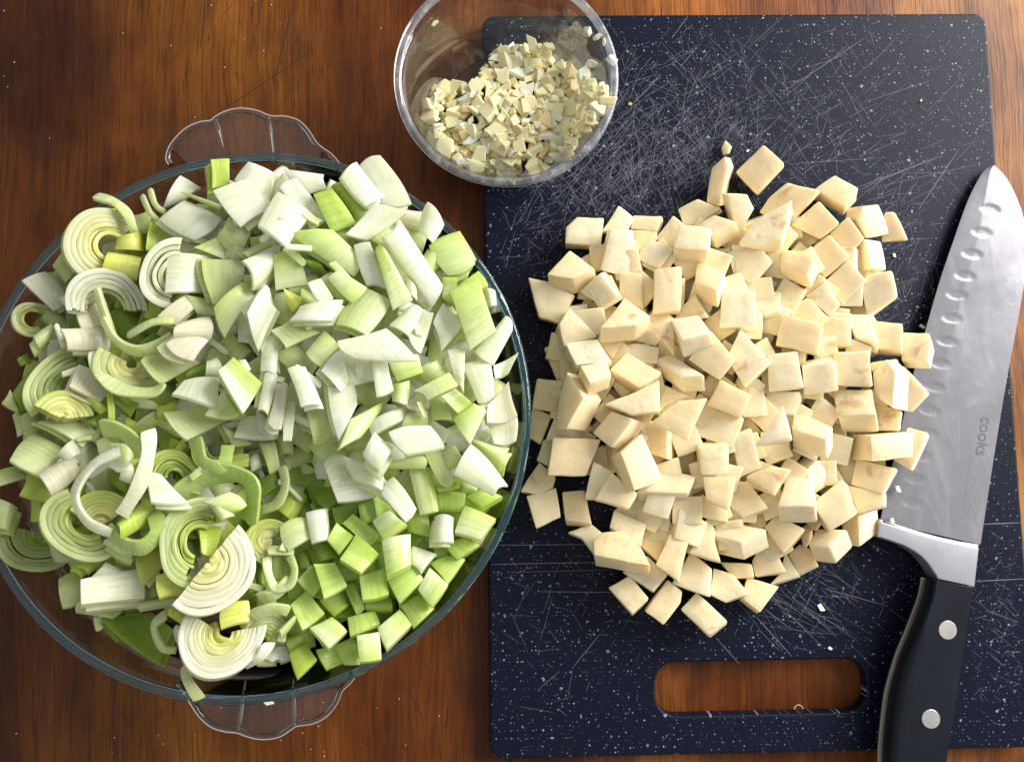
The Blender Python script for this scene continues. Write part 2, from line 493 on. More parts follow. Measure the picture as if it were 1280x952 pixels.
for k in range(150):
    P_ = at(rt.uniform(-40, 600), rt.uniform(-40, 980), 0)
    L_ = rt.uniform(0.003, 0.018); a_ = math.radians(90 + rt.gauss(0, 5 if k % 3 else 40))
    sg.append(((P_.x, P_.y), (P_.x + L_ * math.cos(a_), P_.y + L_ * math.sin(a_)), rt.uniform(0.00015, 0.0004), rt.gauss(0, 0.0004)))
vs, fs = ribbon(sg, 0.00005)
for (x, y, r_) in DARK_SPOTS:
    c_ = at(x, y, 0.00008); r_ *= 0.00045
    b_ = len(vs)
    for k in range(9):
        aa = k / 9 * 6.283; q_ = r_ * rt.uniform(0.55, 1.1)
        vs.append((c_.x + q_ * 0.7 * math.cos(aa), c_.y + q_ * math.sin(aa), 0.00008))
    fs.append(tuple(range(b_, b_ + 9)))
o = link('dents', mesh_from('dents', vs, fs), simple('dark_dents', (0.022, 0.008, 0.003), 0.6), t)
tag(o, kind='stuff')
wb = bmesh.new()
for k in range(46):
    P_ = at(rt.uniform(0, 600), rt.choice((rt.uniform(0, 190), rt.uniform(870, 950))), 0)
    bmesh.ops.create_icosphere(wb, subdivisions=1, radius=rt.uniform(0.00018, 0.00045), matrix=Matrix.Translation((P_.x, P_.y, 0.0002)))
o = link('dust_specks', bm_to('dust_specks', wb), simple('pale_dust', (0.6, 0.5, 0.38), 0.7), t)
tag(o, kind='stuff')
def pxs(a, b, w, bow=0.0):
    p, q = at(a[0], a[1], board_top), at(b[0], b[1], board_top)
    return ((p.x, p.y), (q.x, q.y), w, bow)
segs = []
r = random.Random(5)
def inside(x, y, m=0.004):
    return m < x < 0.31 - m and m < y < 0.435 - m and not (HOLE[0] - m < x < HOLE[2] + m and HOLE[1] - m < y < HOLE[3] + m)
def scatter(n, cx, cy, sx, sy, lens, widths, angs):
    k = 0
    while k < n:
        x, y = r.gauss(cx, sx), r.gauss(cy, sy)
        p = at(x, y, board_top)
        L = (lens[0] * (lens[1] / lens[0]) ** (r.random() ** 1.6)) * 0.00046
        a = math.radians(r.choice(angs) + r.gauss(0, 13))
        dx, dy = math.cos(a) * L / 2, math.sin(a) * L / 2
        k += 1
        if inside(p.x - dx, p.y - dy) and inside(p.x + dx, p.y + dy):
            segs.append(((p.x - dx, p.y - dy), (p.x + dx, p.y + dy), r.uniform(*widths), r.gauss(0, 0.02) * L))
scatter(900, 835, 195, 75, 62, (8, 60), (0.00008, 0.00021), (45, 60, -52, 20, 110, 75))
scatter(500, 730, 235, 60, 50, (8, 60), (0.00008, 0.0002), (45, 60, -52, 20))
scatter(520, 860, 150, 130, 70, (8, 95), (0.00008, 0.00020), (48, 35, -55, -35, 110))
scatter(300, 1010, 170, 120, 90, (10, 110), (0.00008, 0.0002), (30, 40, 20, -60, -45, 110))
scatter(260, 1120, 330, 40, 70, (10, 60), (0.00008, 0.0002), (15, 25, 60, 100))
scatter(200, 1010, 740, 50, 45, (10, 75), (0.00008, 0.0002), (-38, -45, -30, 60))
scatter(150, 1250, 770, 25, 60, (6, 45), (0.00008, 0.00018), (55, -50, 20, -35))
scatter(90, 740, 760, 70, 80, (8, 70), (0.00008, 0.00018), (3, 60, -45, 0))
scatter(90, 700, 380, 40, 120, (8, 60), (0.00008, 0.00018), (15, 60, -45, 5))
for a, b, w in [((1080, 48), (975, 118), .0003), ((860, 20), (840, 48), .0003), ((1160, 102), (1080, 128), .00022), ((1198, 188), (1148, 262), .00034),
                ((1175, 196), (1070, 235), .0003), ((1225, 205), (1090, 235), .0002), ((1050, 96), (1082, 160), .0002), ((980, 20), (935, 60), .0002),
                ((1165, 198), (1040, 252), .00022), ((765, 170), (690, 255), .00028), ((800, 160), (735, 225), .00025), ((870, 60), (850, 85), .0003),
                ((985, 205), (1110, 197), .0002), ((662, 332), (690, 325), .0002), ((1130, 300), (1165, 298), .0002),
                ((615, 681), (770, 680), .00032), ((615, 705), (765, 702), .00036), ((672, 739), (790, 740), .0003), ((640, 715), (760, 712), .0002),
                ((1224, 655), (1276, 653), .0005), ((1221, 726), (1282, 723), .00042), ((750, 792), (715, 835), .0003), ((895, 797), (925, 830), .0003),
                ((945, 770), (990, 820), .00035), ((955, 760), (985, 783), .0003), ((990, 745), (1045, 795), .00028), ((1030, 735), (1110, 757), .0003),
                ((1010, 760), (1060, 790), .00025), ((620, 322), (660, 320), .0002), ((700, 838), (672, 862), .00025)]:
    segs.append(pxs(a, b, w))
vs, fs = ribbon(segs, board_top + 0.00003)
o = link('scratches', mesh_from('scratches', vs, fs), M['scratch'], board)
tag(o, kind='stuff')

# ------------------------------------------------------------------ knife
def smooth_path(pts, per=8, closed=False):
    out = []
    n = len(pts)
    for i in range(n if closed else n - 1):
        p0 = pts[(i - 1) % n] if closed or i > 0 else pts[0]
        p1, p2 = pts[i], pts[(i + 1) % n]
        p3 = pts[(i + 2) % n] if closed or i + 2 < n else pts[-1]
        for k in range(per):
            t_ = k / per
            out.append(tuple(0.5 * (2 * b + (c - a) * t_ + (2 * a - 5 * b + 4 * c - d) * t_ ** 2 + (3 * b - a - 3 * c + d) * t_ ** 3)
                             for a, b, c, d in zip(p0, p1, p2, p3)))
    if not closed: out.append(tuple(pts[-1]))
    return out
HEEL = at(1160, 655, 0.0205); TIP = at(1242, 210, board_top + 0.0042)
def blade_z(p):           # the blade slopes from the bolster down to the tip
    t_ = (p[1] - HEEL.y) / (TIP.y - HEEL.y)
    return 0.0205 + (TIP.z - 0.0205) * t_
def at_blade(px, py):
    z = 0.018
    for _ in range(6):
        p = at(px, py, z)
        z = blade_z(p)
    return p
knife = empty('knife', at(1190, 680, BOARD_T))
tag(knife, 'broad dimpled kitchen knife with black riveted handle lying on the board', 'knife')
def kid(name, me, mat, parent):
    o = link(name, me, mat, parent)
    o.matrix_parent_inverse = parent.matrix_world.inverted() if parent.parent else Matrix.Translation(-parent.location)
    return o
edge_px = smooth_path([(1241, 207), (1228, 216), (1210, 250), (1191, 303), (1175, 350), (1157, 412), (1141, 470), (1125, 540), (1111, 600), (1100, 652)], 7)
spine_px = smooth_path([(1241, 207), (1257, 224), (1272, 254), (1281, 286), (1283, 315), (1279, 352), (1270, 405), (1259, 463), (1245, 545), (1224, 680)], 7)
L1 = [at_blade(*p) for p in edge_px]
L2 = [at_blade(*p) for p in spine_px]
dimples = [at_blade(*p) for p in [(1236, 262), (1226, 291), (1214, 318), (1205, 345), (1195, 369), (1189, 398), (1183, 427), (1175, 455), (1167, 484), (1161, 513), (1158, 541), (1151, 570), (1143, 598), (1139, 628)]]
ax = (TIP - HEEL).normalized()
wx = Vector((ax.y, -ax.x, 0)) * -1
wx = Vector((math.cos(math.radians(-8)), math.sin(math.radians(-8)), 0))
wy = Vector((-wx.y, wx.x, 0))
def dimple(p):
    d = 0
    for c in dimples:
        q = p - c
        a, b = q.dot(wx) / 0.0066, q.dot(wy) / 0.0031
        s = a * a + b * b
        if s < 1: d = max(d, min(1, (1 - s) * 1.5))
    return -0.00030 * d
NJ = 64
rows = []
import itertools
def resample(P, n):
    acc = [0]
    for a, b in zip(P, P[1:]): acc.append(acc[-1] + (b - a).length)
    out = []
    for i in range(n):
        s = acc[-1] * i / (n - 1)
        for k in range(len(P) - 1):
            if acc[k + 1] >= s - 1e-12:
                f = (s - acc[k]) / max(1e-12, acc[k + 1] - acc[k])
                out.append(P[k].lerp(P[k + 1], min(1, f)))
                break
    return out
NI = 260
E1, E2 = resample(L1, NI), resample(L2, NI)
vs, fs = [], []
for i in range(NI):
    for j in range(NJ + 1):
        f = j / NJ
        p = E1[i].lerp(E2[i], f)
        th = 0.0010 * min(1.0, f / 0.30) ** 0.8 + 0.00012
        top = p + Vector((0, 0, th + dimple(p)))
        vs.append(top)
o0 = len(vs)
for i in range(NI):
    for j in range(NJ + 1):
        f = j / NJ
        p = E1[i].lerp(E2[i], f)
        th = 0.0010 * min(1.0, f / 0.30) ** 0.8 + 0.00012
        vs.append(p - Vector((0, 0, th)))
W1 = NJ + 1
for i in range(NI - 1):
    for j in range(NJ):
        a = i * W1 + j
        fs.append((a, a + W1, a + W1 + 1, a + 1))
        fs.append((o0 + a, o0 + a + 1, o0 + a + W1 + 1, o0 + a + W1))
    for j in (0, NJ):
        a = i * W1 + j
        fs.append((a, o0 + a, o0 + a + W1, a + W1) if j == 0 else (a, a + W1, o0 + a + W1, o0 + a))
me = mesh_from('blade', vs, fs)
bm = bmesh.new(); bm.from_mesh(me); bmesh.ops.remove_doubles(bm, verts=bm.verts, dist=1e-6)
me = bm_to('blade', bm, True, 50)
blade = kid('blade', me, M['steel'], knife)

def text_mesh(s, size):
    cu = bpy.data.curves.new('lettering', 'FONT')
    cu.body = s
    cu.size = size
    cu.extrude = 0.00002
    cu.align_x = 'LEFT'
    t_ = bpy.data.objects.new('lettering', cu)
    C.objects.link(t_)
    me = bpy.data.meshes.new_from_object(t_.evaluated_get(bpy.context.evaluated_depsgraph_get()))
    bpy.data.objects.remove(t_)
    me.materials.clear()
    return me
def put_text(s, a_px, b_px, mat, flip=1):
    """text that starts at a and ends at b on the blade"""
    a, b = at_blade(*a_px), at_blade(*b_px)
    me = text_mesh(s, 0.01)
    xs = [v.co.x for v in me.vertices]
    k = (b - a).length / (max(xs) - min(xs))
    X = (b - a).normalized()
    Y = Vector((-X.y, X.x, 0)).normalized()
    Z = X.cross(Y).normalized()
    R3 = Matrix((X, Y, Z)).transposed().to_4x4()
    me.transform(Matrix.Translation(a + Z * 0.00122) @ R3 @ Matrix.Scale(k, 4) @ Matrix.Translation((-min(xs), 0, 0)))
    return kid('lettering', me, mat, blade)
# the words stand parallel to the spine and read downwards, letter tops towards the spine
put_text('cooks', (1225.5, 520.5), (1218, 568), M['etch'])
put_text('7" SANTOKU', (1218.5, 580), (1208, 647), M['etch_faint'])
put_text('MADE IN CHINA', (1211, 576), (1202, 636), M['etch_faint'])

# bolster: bright front step and curved finger guard
def poly_solid(px_list, zt, zb, bev, name, seg=2):
    P = [at(x, y, zt) for x, y in px_list]
    bm = prism_bm([(p.x, p.y) for p in P], zb, zt)
    bmesh.ops.recalc_face_normals(bm, faces=bm.faces)
    if bev:
        es = [e for e in bm.edges if abs(e.verts[0].co.z - e.verts[1].co.z) < 1e-7]
        bmesh.ops.bevel(bm, geom=es, offset=bev, segments=seg, affect='EDGES', profile=0.6)
    return bm_to(name, bm, True, 35)
curve = [(1098.5, 671), (1108, 674), (1118, 677.5), (1131, 682), (1143, 688.5), (1152, 695), (1159, 702), (1165, 710), (1169, 717), (1172, 724)]
ridge = [(1100, 651), (1118, 656.5), (1135, 662), (1151, 667), (1175, 673.5), (1200, 679), (1224.5, 683)]
bolster_px = curve + [(1219, 734), (1224.5, 685)] + ridge[::-1][1:]
kid('bolster', poly_solid(bolster_px, 0.0262, 0.0135, 0.0014, 'bolster', 3), M['bolster'], knife)
front = [(x, y - 2.5) for x, y in ridge] + [(x, y + 7.0 * min(1, 0.25 + i * 0.3)) for i, (x, y) in list(enumerate(ridge))[::-1]]
b2 = poly_solid(front, 0.0248, 0.0150, 0.0018, 'bolster_step', 3)
kid('bolster_step', b2, M['bolster'], knife)

grip_left_top = [(1172, 725), (1169, 742), (1163, 762), (1154, 790), (1147, 815), (1140, 842), (1133, 870), (1127, 902), (1123, 951), (1124, 1000), (1132, 1050)]
tang_left = [(1156.5, 721), (1153, 742), (1145, 765), (1134, 793), (1124, 817), (1116, 843), (1109.5, 870), (1104, 915), (1102, 951), (1104, 1000), (1114, 1058)]
right = [(1218.5, 735), (1214, 765), (1210, 795), (1203, 845), (1195, 900), (1187, 952), (1181, 1000), (1176, 1040), (1160, 1062), (1140, 1066)]
TANG_Z = 0.0210
def world_line(pts, z): return [at(x, y, z) for x, y in smooth_path(pts, 4)]
LT = world_line(grip_left_top, 0.0305)
TL = world_line(tang_left, TANG_Z)
RT = world_line(right, 0.0305)
def loft_scale(name, zs):
    """handle scale: outline at the tang eased into a narrower outline on the outer face"""
    n = 44
    A, B, R2 = resample(TL, n), resample(LT, n), resample(RT, n)
    vs, fs = [], []
    K = 14
    for i in range(n):
        prof = []
        for k in range(K + 1):
            f = k / K
            if f < 0.45:                              # rounded left shoulder
                a = f / 0.45 * math.pi / 2
                x = A[i].lerp(B[i], 1 - math.cos(a))
                hz = math.sin(a)
            elif f < 0.85:
                x = B[i].lerp(R2[i], (f - 0.45) / 0.40 * 0.94)
                hz = 1.0
            else:
                a = (f - 0.85) / 0.15 * math.pi / 2
                x = B[i].lerp(R2[i], 0.94 + 0.06 * math.sin(a))
                hz = math.cos(a) if f < 0.999 else 0.0
            prof.append(Vector((x.x, x.y, zs[0] + (zs[1] - zs[0]) * hz)))
        vs += prof
    w = K + 1
    for i in range(n - 1):
        for k in range(K):
            a = i * w + k
            fs.append((a, a + 1, a + w + 1, a + w))
        fs.append((i * w + K, i * w, (i + 1) * w, (i + 1) * w + K))
    fs.append(tuple(range(w))[::-1])
    fs.append(tuple((n - 1) * w + k for k in range(w)))
    bm = bmesh.new()
    V = [bm.verts.new(v) for v in vs]
    for f in fs:
        try: bm.faces.new([V[i] for i in f])
        except ValueError: pass
    return bm_to(name, bm, True, 40)
kid('handle_scale', loft_scale('handle_scale', (TANG_Z + 0.0006, 0.0305)), M['grip'], knife)
kid('handle_scale', loft_scale('handle_scale', (TANG_Z - 0.0014, 0.0125)), M['grip'], knife)
tang_out = [(x - 4.6, y) for x, y in smooth_path(tang_left, 4)] + smooth_path([(x - 6, y) for x, y in right][::-1], 4)
kid('tang', poly_solid(tang_out, TANG_Z + 0.0005, TANG_Z - 0.0013, 0.0002, 'tang', 1), M['tang'], knife)
for (x, y) in ((1184.5, 787), (1163.5, 898), (1150, 1015)):
    c = at(x, y, 0.0305)
    prof = [(0.0, -0.002), (0.0050, -0.002), (0.0050, 0.0002), (0.0048, 0.0004), (0.0, 0.00048)]
    bm = lathe_bm(prof, 40, centre=c)
    bmesh.ops.remove_doubles(bm, verts=bm.verts, dist=1e-6)
    kid('rivet', bm_to('rivet', bm, True, 30), M['rivet'], knife)

# ------------------------------------------------------------------ glass dish
RIM_Z = 0.056
dc = at(314.5, 525, RIM_Z)
rr = (at(314.5 + 349, 525, RIM_Z) - dc).length
dish = empty('glass_dish', (dc.x, dc.y, 0))
tag(dish, 'round clear glass baking dish heaped with chopped leek, onion and celery', 'baking dish')
k_ = rr
prof = [(0.0, 0.0012), (0.101, 0.0012), (0.109, 0.003), (0.116, 0.009), (0.126, 0.028), (0.1345, 0.048), (k_ - 0.0042, RIM_Z - 0.0028),
        (k_ - 0.0030, RIM_Z + 0.0004), (k_ - 0.0046, RIM_Z + 0.0006), (k_ - 0.0082, RIM_Z - 0.002), (0.1295, 0.046), (0.1215, 0.028), (0.111, 0.010), (0.105, 0.0058), (0.098, 0.0048), (0.0, 0.0048)]
prof = [(max(r_, 1e-5), z_) for r_, z_ in prof]
bm = lathe_bm(prof, 144)
kid_me = bm_to('dish_wall', bm, True, 40)
link('dish_wall', kid_me, M['glass'], dish)
rp = []
for i in range(14):
    a = 2 * math.pi * i / 14
    rp.append((k_ - 0.0020 + 0.0021 * math.cos(a), RIM_Z + 0.0002 + 0.0019 * math.sin(a)))
link('dish_rim', bm_to('dish_rim', lathe_bm(rp, 160), True, 60), M['rim_glass'], dish)
OVAL = Matrix.Rotation(math.radians(118), 4, 'Z') @ Matrix.Diagonal((0.975, 1.008, 1, 1)) @ Matrix.Rotation(math.radians(-118), 4, 'Z')
for q_ in dish.children: q_.data.transform(OVAL)
def handle(px_out, ridges, zt):
    P = [at(x, y, zt) for x, y in smooth_path(px_out, 5)]
    P = [Vector((p.x - dc.x, p.y - dc.y)) for p in P]
    a0, a1 = math.atan2(P[0].y, P[0].x), math.atan2(P[-1].y, P[-1].x)
    while a1 - a0 > math.pi: a1 -= 2 * math.pi
    while a0 - a1 > math.pi: a1 += 2 * math.pi
    inner = [Vector((math.cos(a1 + (a0 - a1) * i / 20), math.sin(a1 + (a0 - a1) * i / 20))) * (k_ + 0.0012) for i in range(21)]
    inner = [(OVAL @ Vector((q_.x, q_.y, 0))).to_2d() for q_ in inner]
    lip_P = P
    P = P[10:-10]
    a0, a1 = math.atan2(P[0].y, P[0].x), math.atan2(P[-1].y, P[-1].x)
    while a1 - a0 > math.pi: a1 -= 2 * math.pi
    while a0 - a1 > math.pi: a1 += 2 * math.pi
    inner = [Vector((math.cos(a1 + (a0 - a1) * i / 20), math.sin(a1 + (a0 - a1) * i / 20))) * (k_ + 0.0006) for i in range(21)]
    inner = [(OVAL @ Vector((q_.x, q_.y, 0))).to_2d() for q_ in inner]
    inner = [q_ for q_ in inner[1:-1]]
    out = P + inner
    bm = prism_bm([(p.x, p.y) for p in out], zt - 0.0055, zt)
    bmesh.ops.recalc_face_normals(bm, faces=bm.faces)
    es = [e for e in bm.edges if abs(e.verts[0].co.z - e.verts[1].co.z) < 1e-7]
    bmesh.ops.bevel(bm, geom=es, offset=0.0009, segments=3, affect='EDGES', profile=0.5, clamp_overlap=True)
    h = link('handle', bm_to('handle', bm, True, 50), M['handle_plate'], dish)
    P = lip_P
    # the thick rolled edge of the handle
    vs, fs = [], []
    Q = 10
    for i, q_ in enumerate(P):
        tg = (P[min(len(P) - 1, i + 1)] - P[max(0, i - 1)]).normalized()
        nn_ = Vector((-tg.y, tg.x))
        for k in range(Q):
            aa = 2 * math.pi * k / Q
            w_ = nn_ * (0.0017 * math.cos(aa))
            vs.append((q_.x + w_.x, q_.y + w_.y, zt - 0.0012 + 0.0019 * math.sin(aa)))
    for i in range(len(P) - 1):
        for k in range(Q):
            a_, b_ = i * Q + k, i * Q + (k + 1) % Q
            fs.append((a_, a_ + Q, b_ + Q, b_))
    fs.append(tuple(range(Q))); fs.append(tuple((len(P) - 1) * Q + k for k in range(Q))[::-1])
    link('lip', sharp(mesh_from('lip', vs, fs), 60), M['handle_glass'], h)
    for (a, b) in ridges:
        A, B = at(a[0], a[1], zt), at(b[0], b[1], zt)
        A -= Vector((dc.x, dc.y, 0)); B -= Vector((dc.x, dc.y, 0))
        d = (B - A).normalized(); nn = Vector((-d.y, d.x, 0))
        vs, fs = [], []
        K, Q = 10, 6
        for i in range(K + 1):
            t_ = i / K
            w = 0.0013 * (1 - 0.65 * t_) * (0.35 + 0.65 * min(1, t_ * 6)) ; hgt = 0.0016 * math.sin(math.pi * (0.12 + 0.85 * t_))
            for q in range(Q + 1):
                aa = math.pi * q / Q
                p = A.lerp(B, t_) + nn * (w * math.cos(aa)) + Vector((0, 0, hgt * math.sin(aa) + 0.0001))
                vs.append(p)
        for i in range(K):
            for q in range(Q):
                a_ = i * (Q + 1) + q
                fs.append((a_, a_ + 1, a_ + Q + 2, a_ + Q + 1))
            fs.append((i * (Q + 1) + Q, i * (Q + 1), (i + 1) * (Q + 1), (i + 1) * (Q + 1) + Q))
        link('ridge', sharp(mesh_from('ridge', vs, fs), 60), M['handle_glass'], h)
    return h
handle([(213, 205), (209, 197), (213, 184), (221, 173), (234, 161), (250, 154), (264, 152), (270, 147), (284, 140), (301, 137), (320, 139.5), (333, 145), (342, 147), (356, 147), (372, 152), (384, 164), (393, 178), (403, 187), (413, 194), (424, 207)],
       [((270, 150), (279, 184)), ((336, 147), (343, 204))], RIM_Z - 0.0010)
handle([(222, 854), (230, 863), (240, 879), (252, 896), (266, 907), (282, 912), (297, 913.5), (309, 918), (327, 921.5), (347, 919), (362, 910), (370, 905), (390, 902), (407, 893), (419, 878), (426, 862), (436, 852), (447, 838)],
       [((298, 912), (307, 850)), ((368, 906), (367, 848))], RIM_Z - 0.0010)

# ------------------------------------------------------------------ small clear bowl for the garlic
CUP_Z = 0.057
cc = at(633, 94.5, CUP_Z)
cr = (at(633 + 141, 94.5, CUP_Z) - cc).length
base_c = at(645, 132, board_top + 0.001)
cup = empty('small_bowl', (cc.x, cc.y, board_top + 0.0003))
tag(cup, 'small clear bowl of minced garlic straddling the board corner', 'bowl')
Hc = CUP_Z - board_top
rb = 0.036
prof = [(1e-5, 0.0), (rb - 0.004, 0.0), (rb, 0.0015), (rb + 0.0025, 0.008), (cr - 0.0062, Hc * 0.86), (cr - 0.0052, Hc * 0.90), (cr - 0.0030, Hc - 0.003),
        (cr - 0.0046, Hc - 0.003), (cr - 0.0062, Hc * 0.90), (cr - 0.0076, Hc * 0.86), (rb + 0.0012, 0.0088), (rb - 0.0015, 0.0030), (rb - 0.005, 0.0017), (1e-5, 0.0017)]
link('bowl_wall', bm_to('bowl_wall', lathe_bm(prof, 128), True, 40), M['cup'], cup)
rp = [(cr - 0.0044, Hc - 0.0026), (cr - 0.0005, Hc - 0.0034), (cr, Hc - 0.0026), (cr - 0.0004, Hc - 0.0006), (cr - 0.0016, Hc + 0.0002), (cr - 0.0034, Hc + 0.0002), (cr - 0.0044, Hc - 0.0006)]
link('bowl_rim', bm_to('bowl_rim', lathe_bm(rp, 128), True, 40), M['cup_rim'], cup)
# ------------------------------------------------------------------ cut pieces
NADIR = to_px(Vector((CAM_LOC.x, CAM_LOC.y, 0)))
LOG = []      # every piece, for its label later
def tilt_normal(cpx, v_px, z, d):
    s = px_size(z)
    nat = Vector((NADIR[0] - cpx[0], NADIR[1] - cpx[1])) * (d / (CAM_LOC.z - z))
    v = Vector(v_px) - nat
    h = Vector((v.x, -v.y)) * s / d
    if h.length > 0.80: h *= 0.80 / h.length
    return Vector((-h.x, -h.y, math.sqrt(1 - h.length_squared)))
def solid_chunk(name, px, v, z, d, mat, floor, rest=False, bev=0.0007, rnd=RND, taper=0.04):
    """a cut lump: its upper face is the polygon seen in the photo, d is its real depth"""
    cpx = (sum(p[0] for p in px) / len(px), sum(p[1] for p in px) / len(px))
    for _ in range(4):
        n = tilt_normal(cpx, v, z, d)
        p0 = at(cpx[0], cpx[1], z)
        top = [on_plane(x, y, p0, n) for x, y in px]
        c = centred(top)
        bot = [c + (p - c) * (1 - rnd.uniform(-taper, taper)) - n * d * rnd.uniform(0.95, 1.05) for p in top]
        low = min(p.z for p in bot + top)
        if rest or low < floor:
            z += floor - low
            if abs(floor - low) < 1e-5: break
        else: break
    org = c - n * d * 0.5
    bm = bmesh.new()
    a = [bm.verts.new(p - org) for p in top]
    b = [bm.verts.new(p - org) for p in bot]
    m = len(a)
    bm.faces.new(a); bm.faces.new(b[::-1])
    for i in range(m): bm.faces.new((a[i], b[i], b[(i + 1) % m], a[(i + 1) % m]))
    bmesh.ops.recalc_face_normals(bm, faces=bm.faces)
    bmesh.ops.bevel(bm, geom=bm.edges[:], offset=bev, segments=2, affect='EDGES', profile=0.55, clamp_overlap=True)
    # knife cuts are never quite flat
    bmesh.ops.triangulate(bm, faces=[f for f in bm.faces if len(f.verts) > 4])
    bmesh.ops.subdivide_edges(bm, edges=[e for e in bm.edges if e.calc_length() > 0.006], cuts=2, use_grid_fill=True)
    ph = [rnd.uniform(0, 6) for _ in range(6)]
    for vt in bm.verts:
        q = vt.co * 260
        vt.co += Vector((math.sin(q.y + ph[0]) + math.sin(q.z * 1.7 + ph[1]), math.sin(q.z + ph[2]) + math.sin(q.x * 1.6 + ph[3]), math.sin(q.x + ph[4]) + math.sin(q.y * 1.8 + ph[5]))) * 0.00016
    me = bm_to(name, bm, True, 42)
    o = link(name, me, mat)
    o.location = org
    return o, cpx, z

SC = 1066 / 280.0
CROP = {'A': (640, 160), 'B': (900, 160), 'C': (640, 390), 'D': (900, 390), 'E': (640, 590), 'F': (900, 590)}
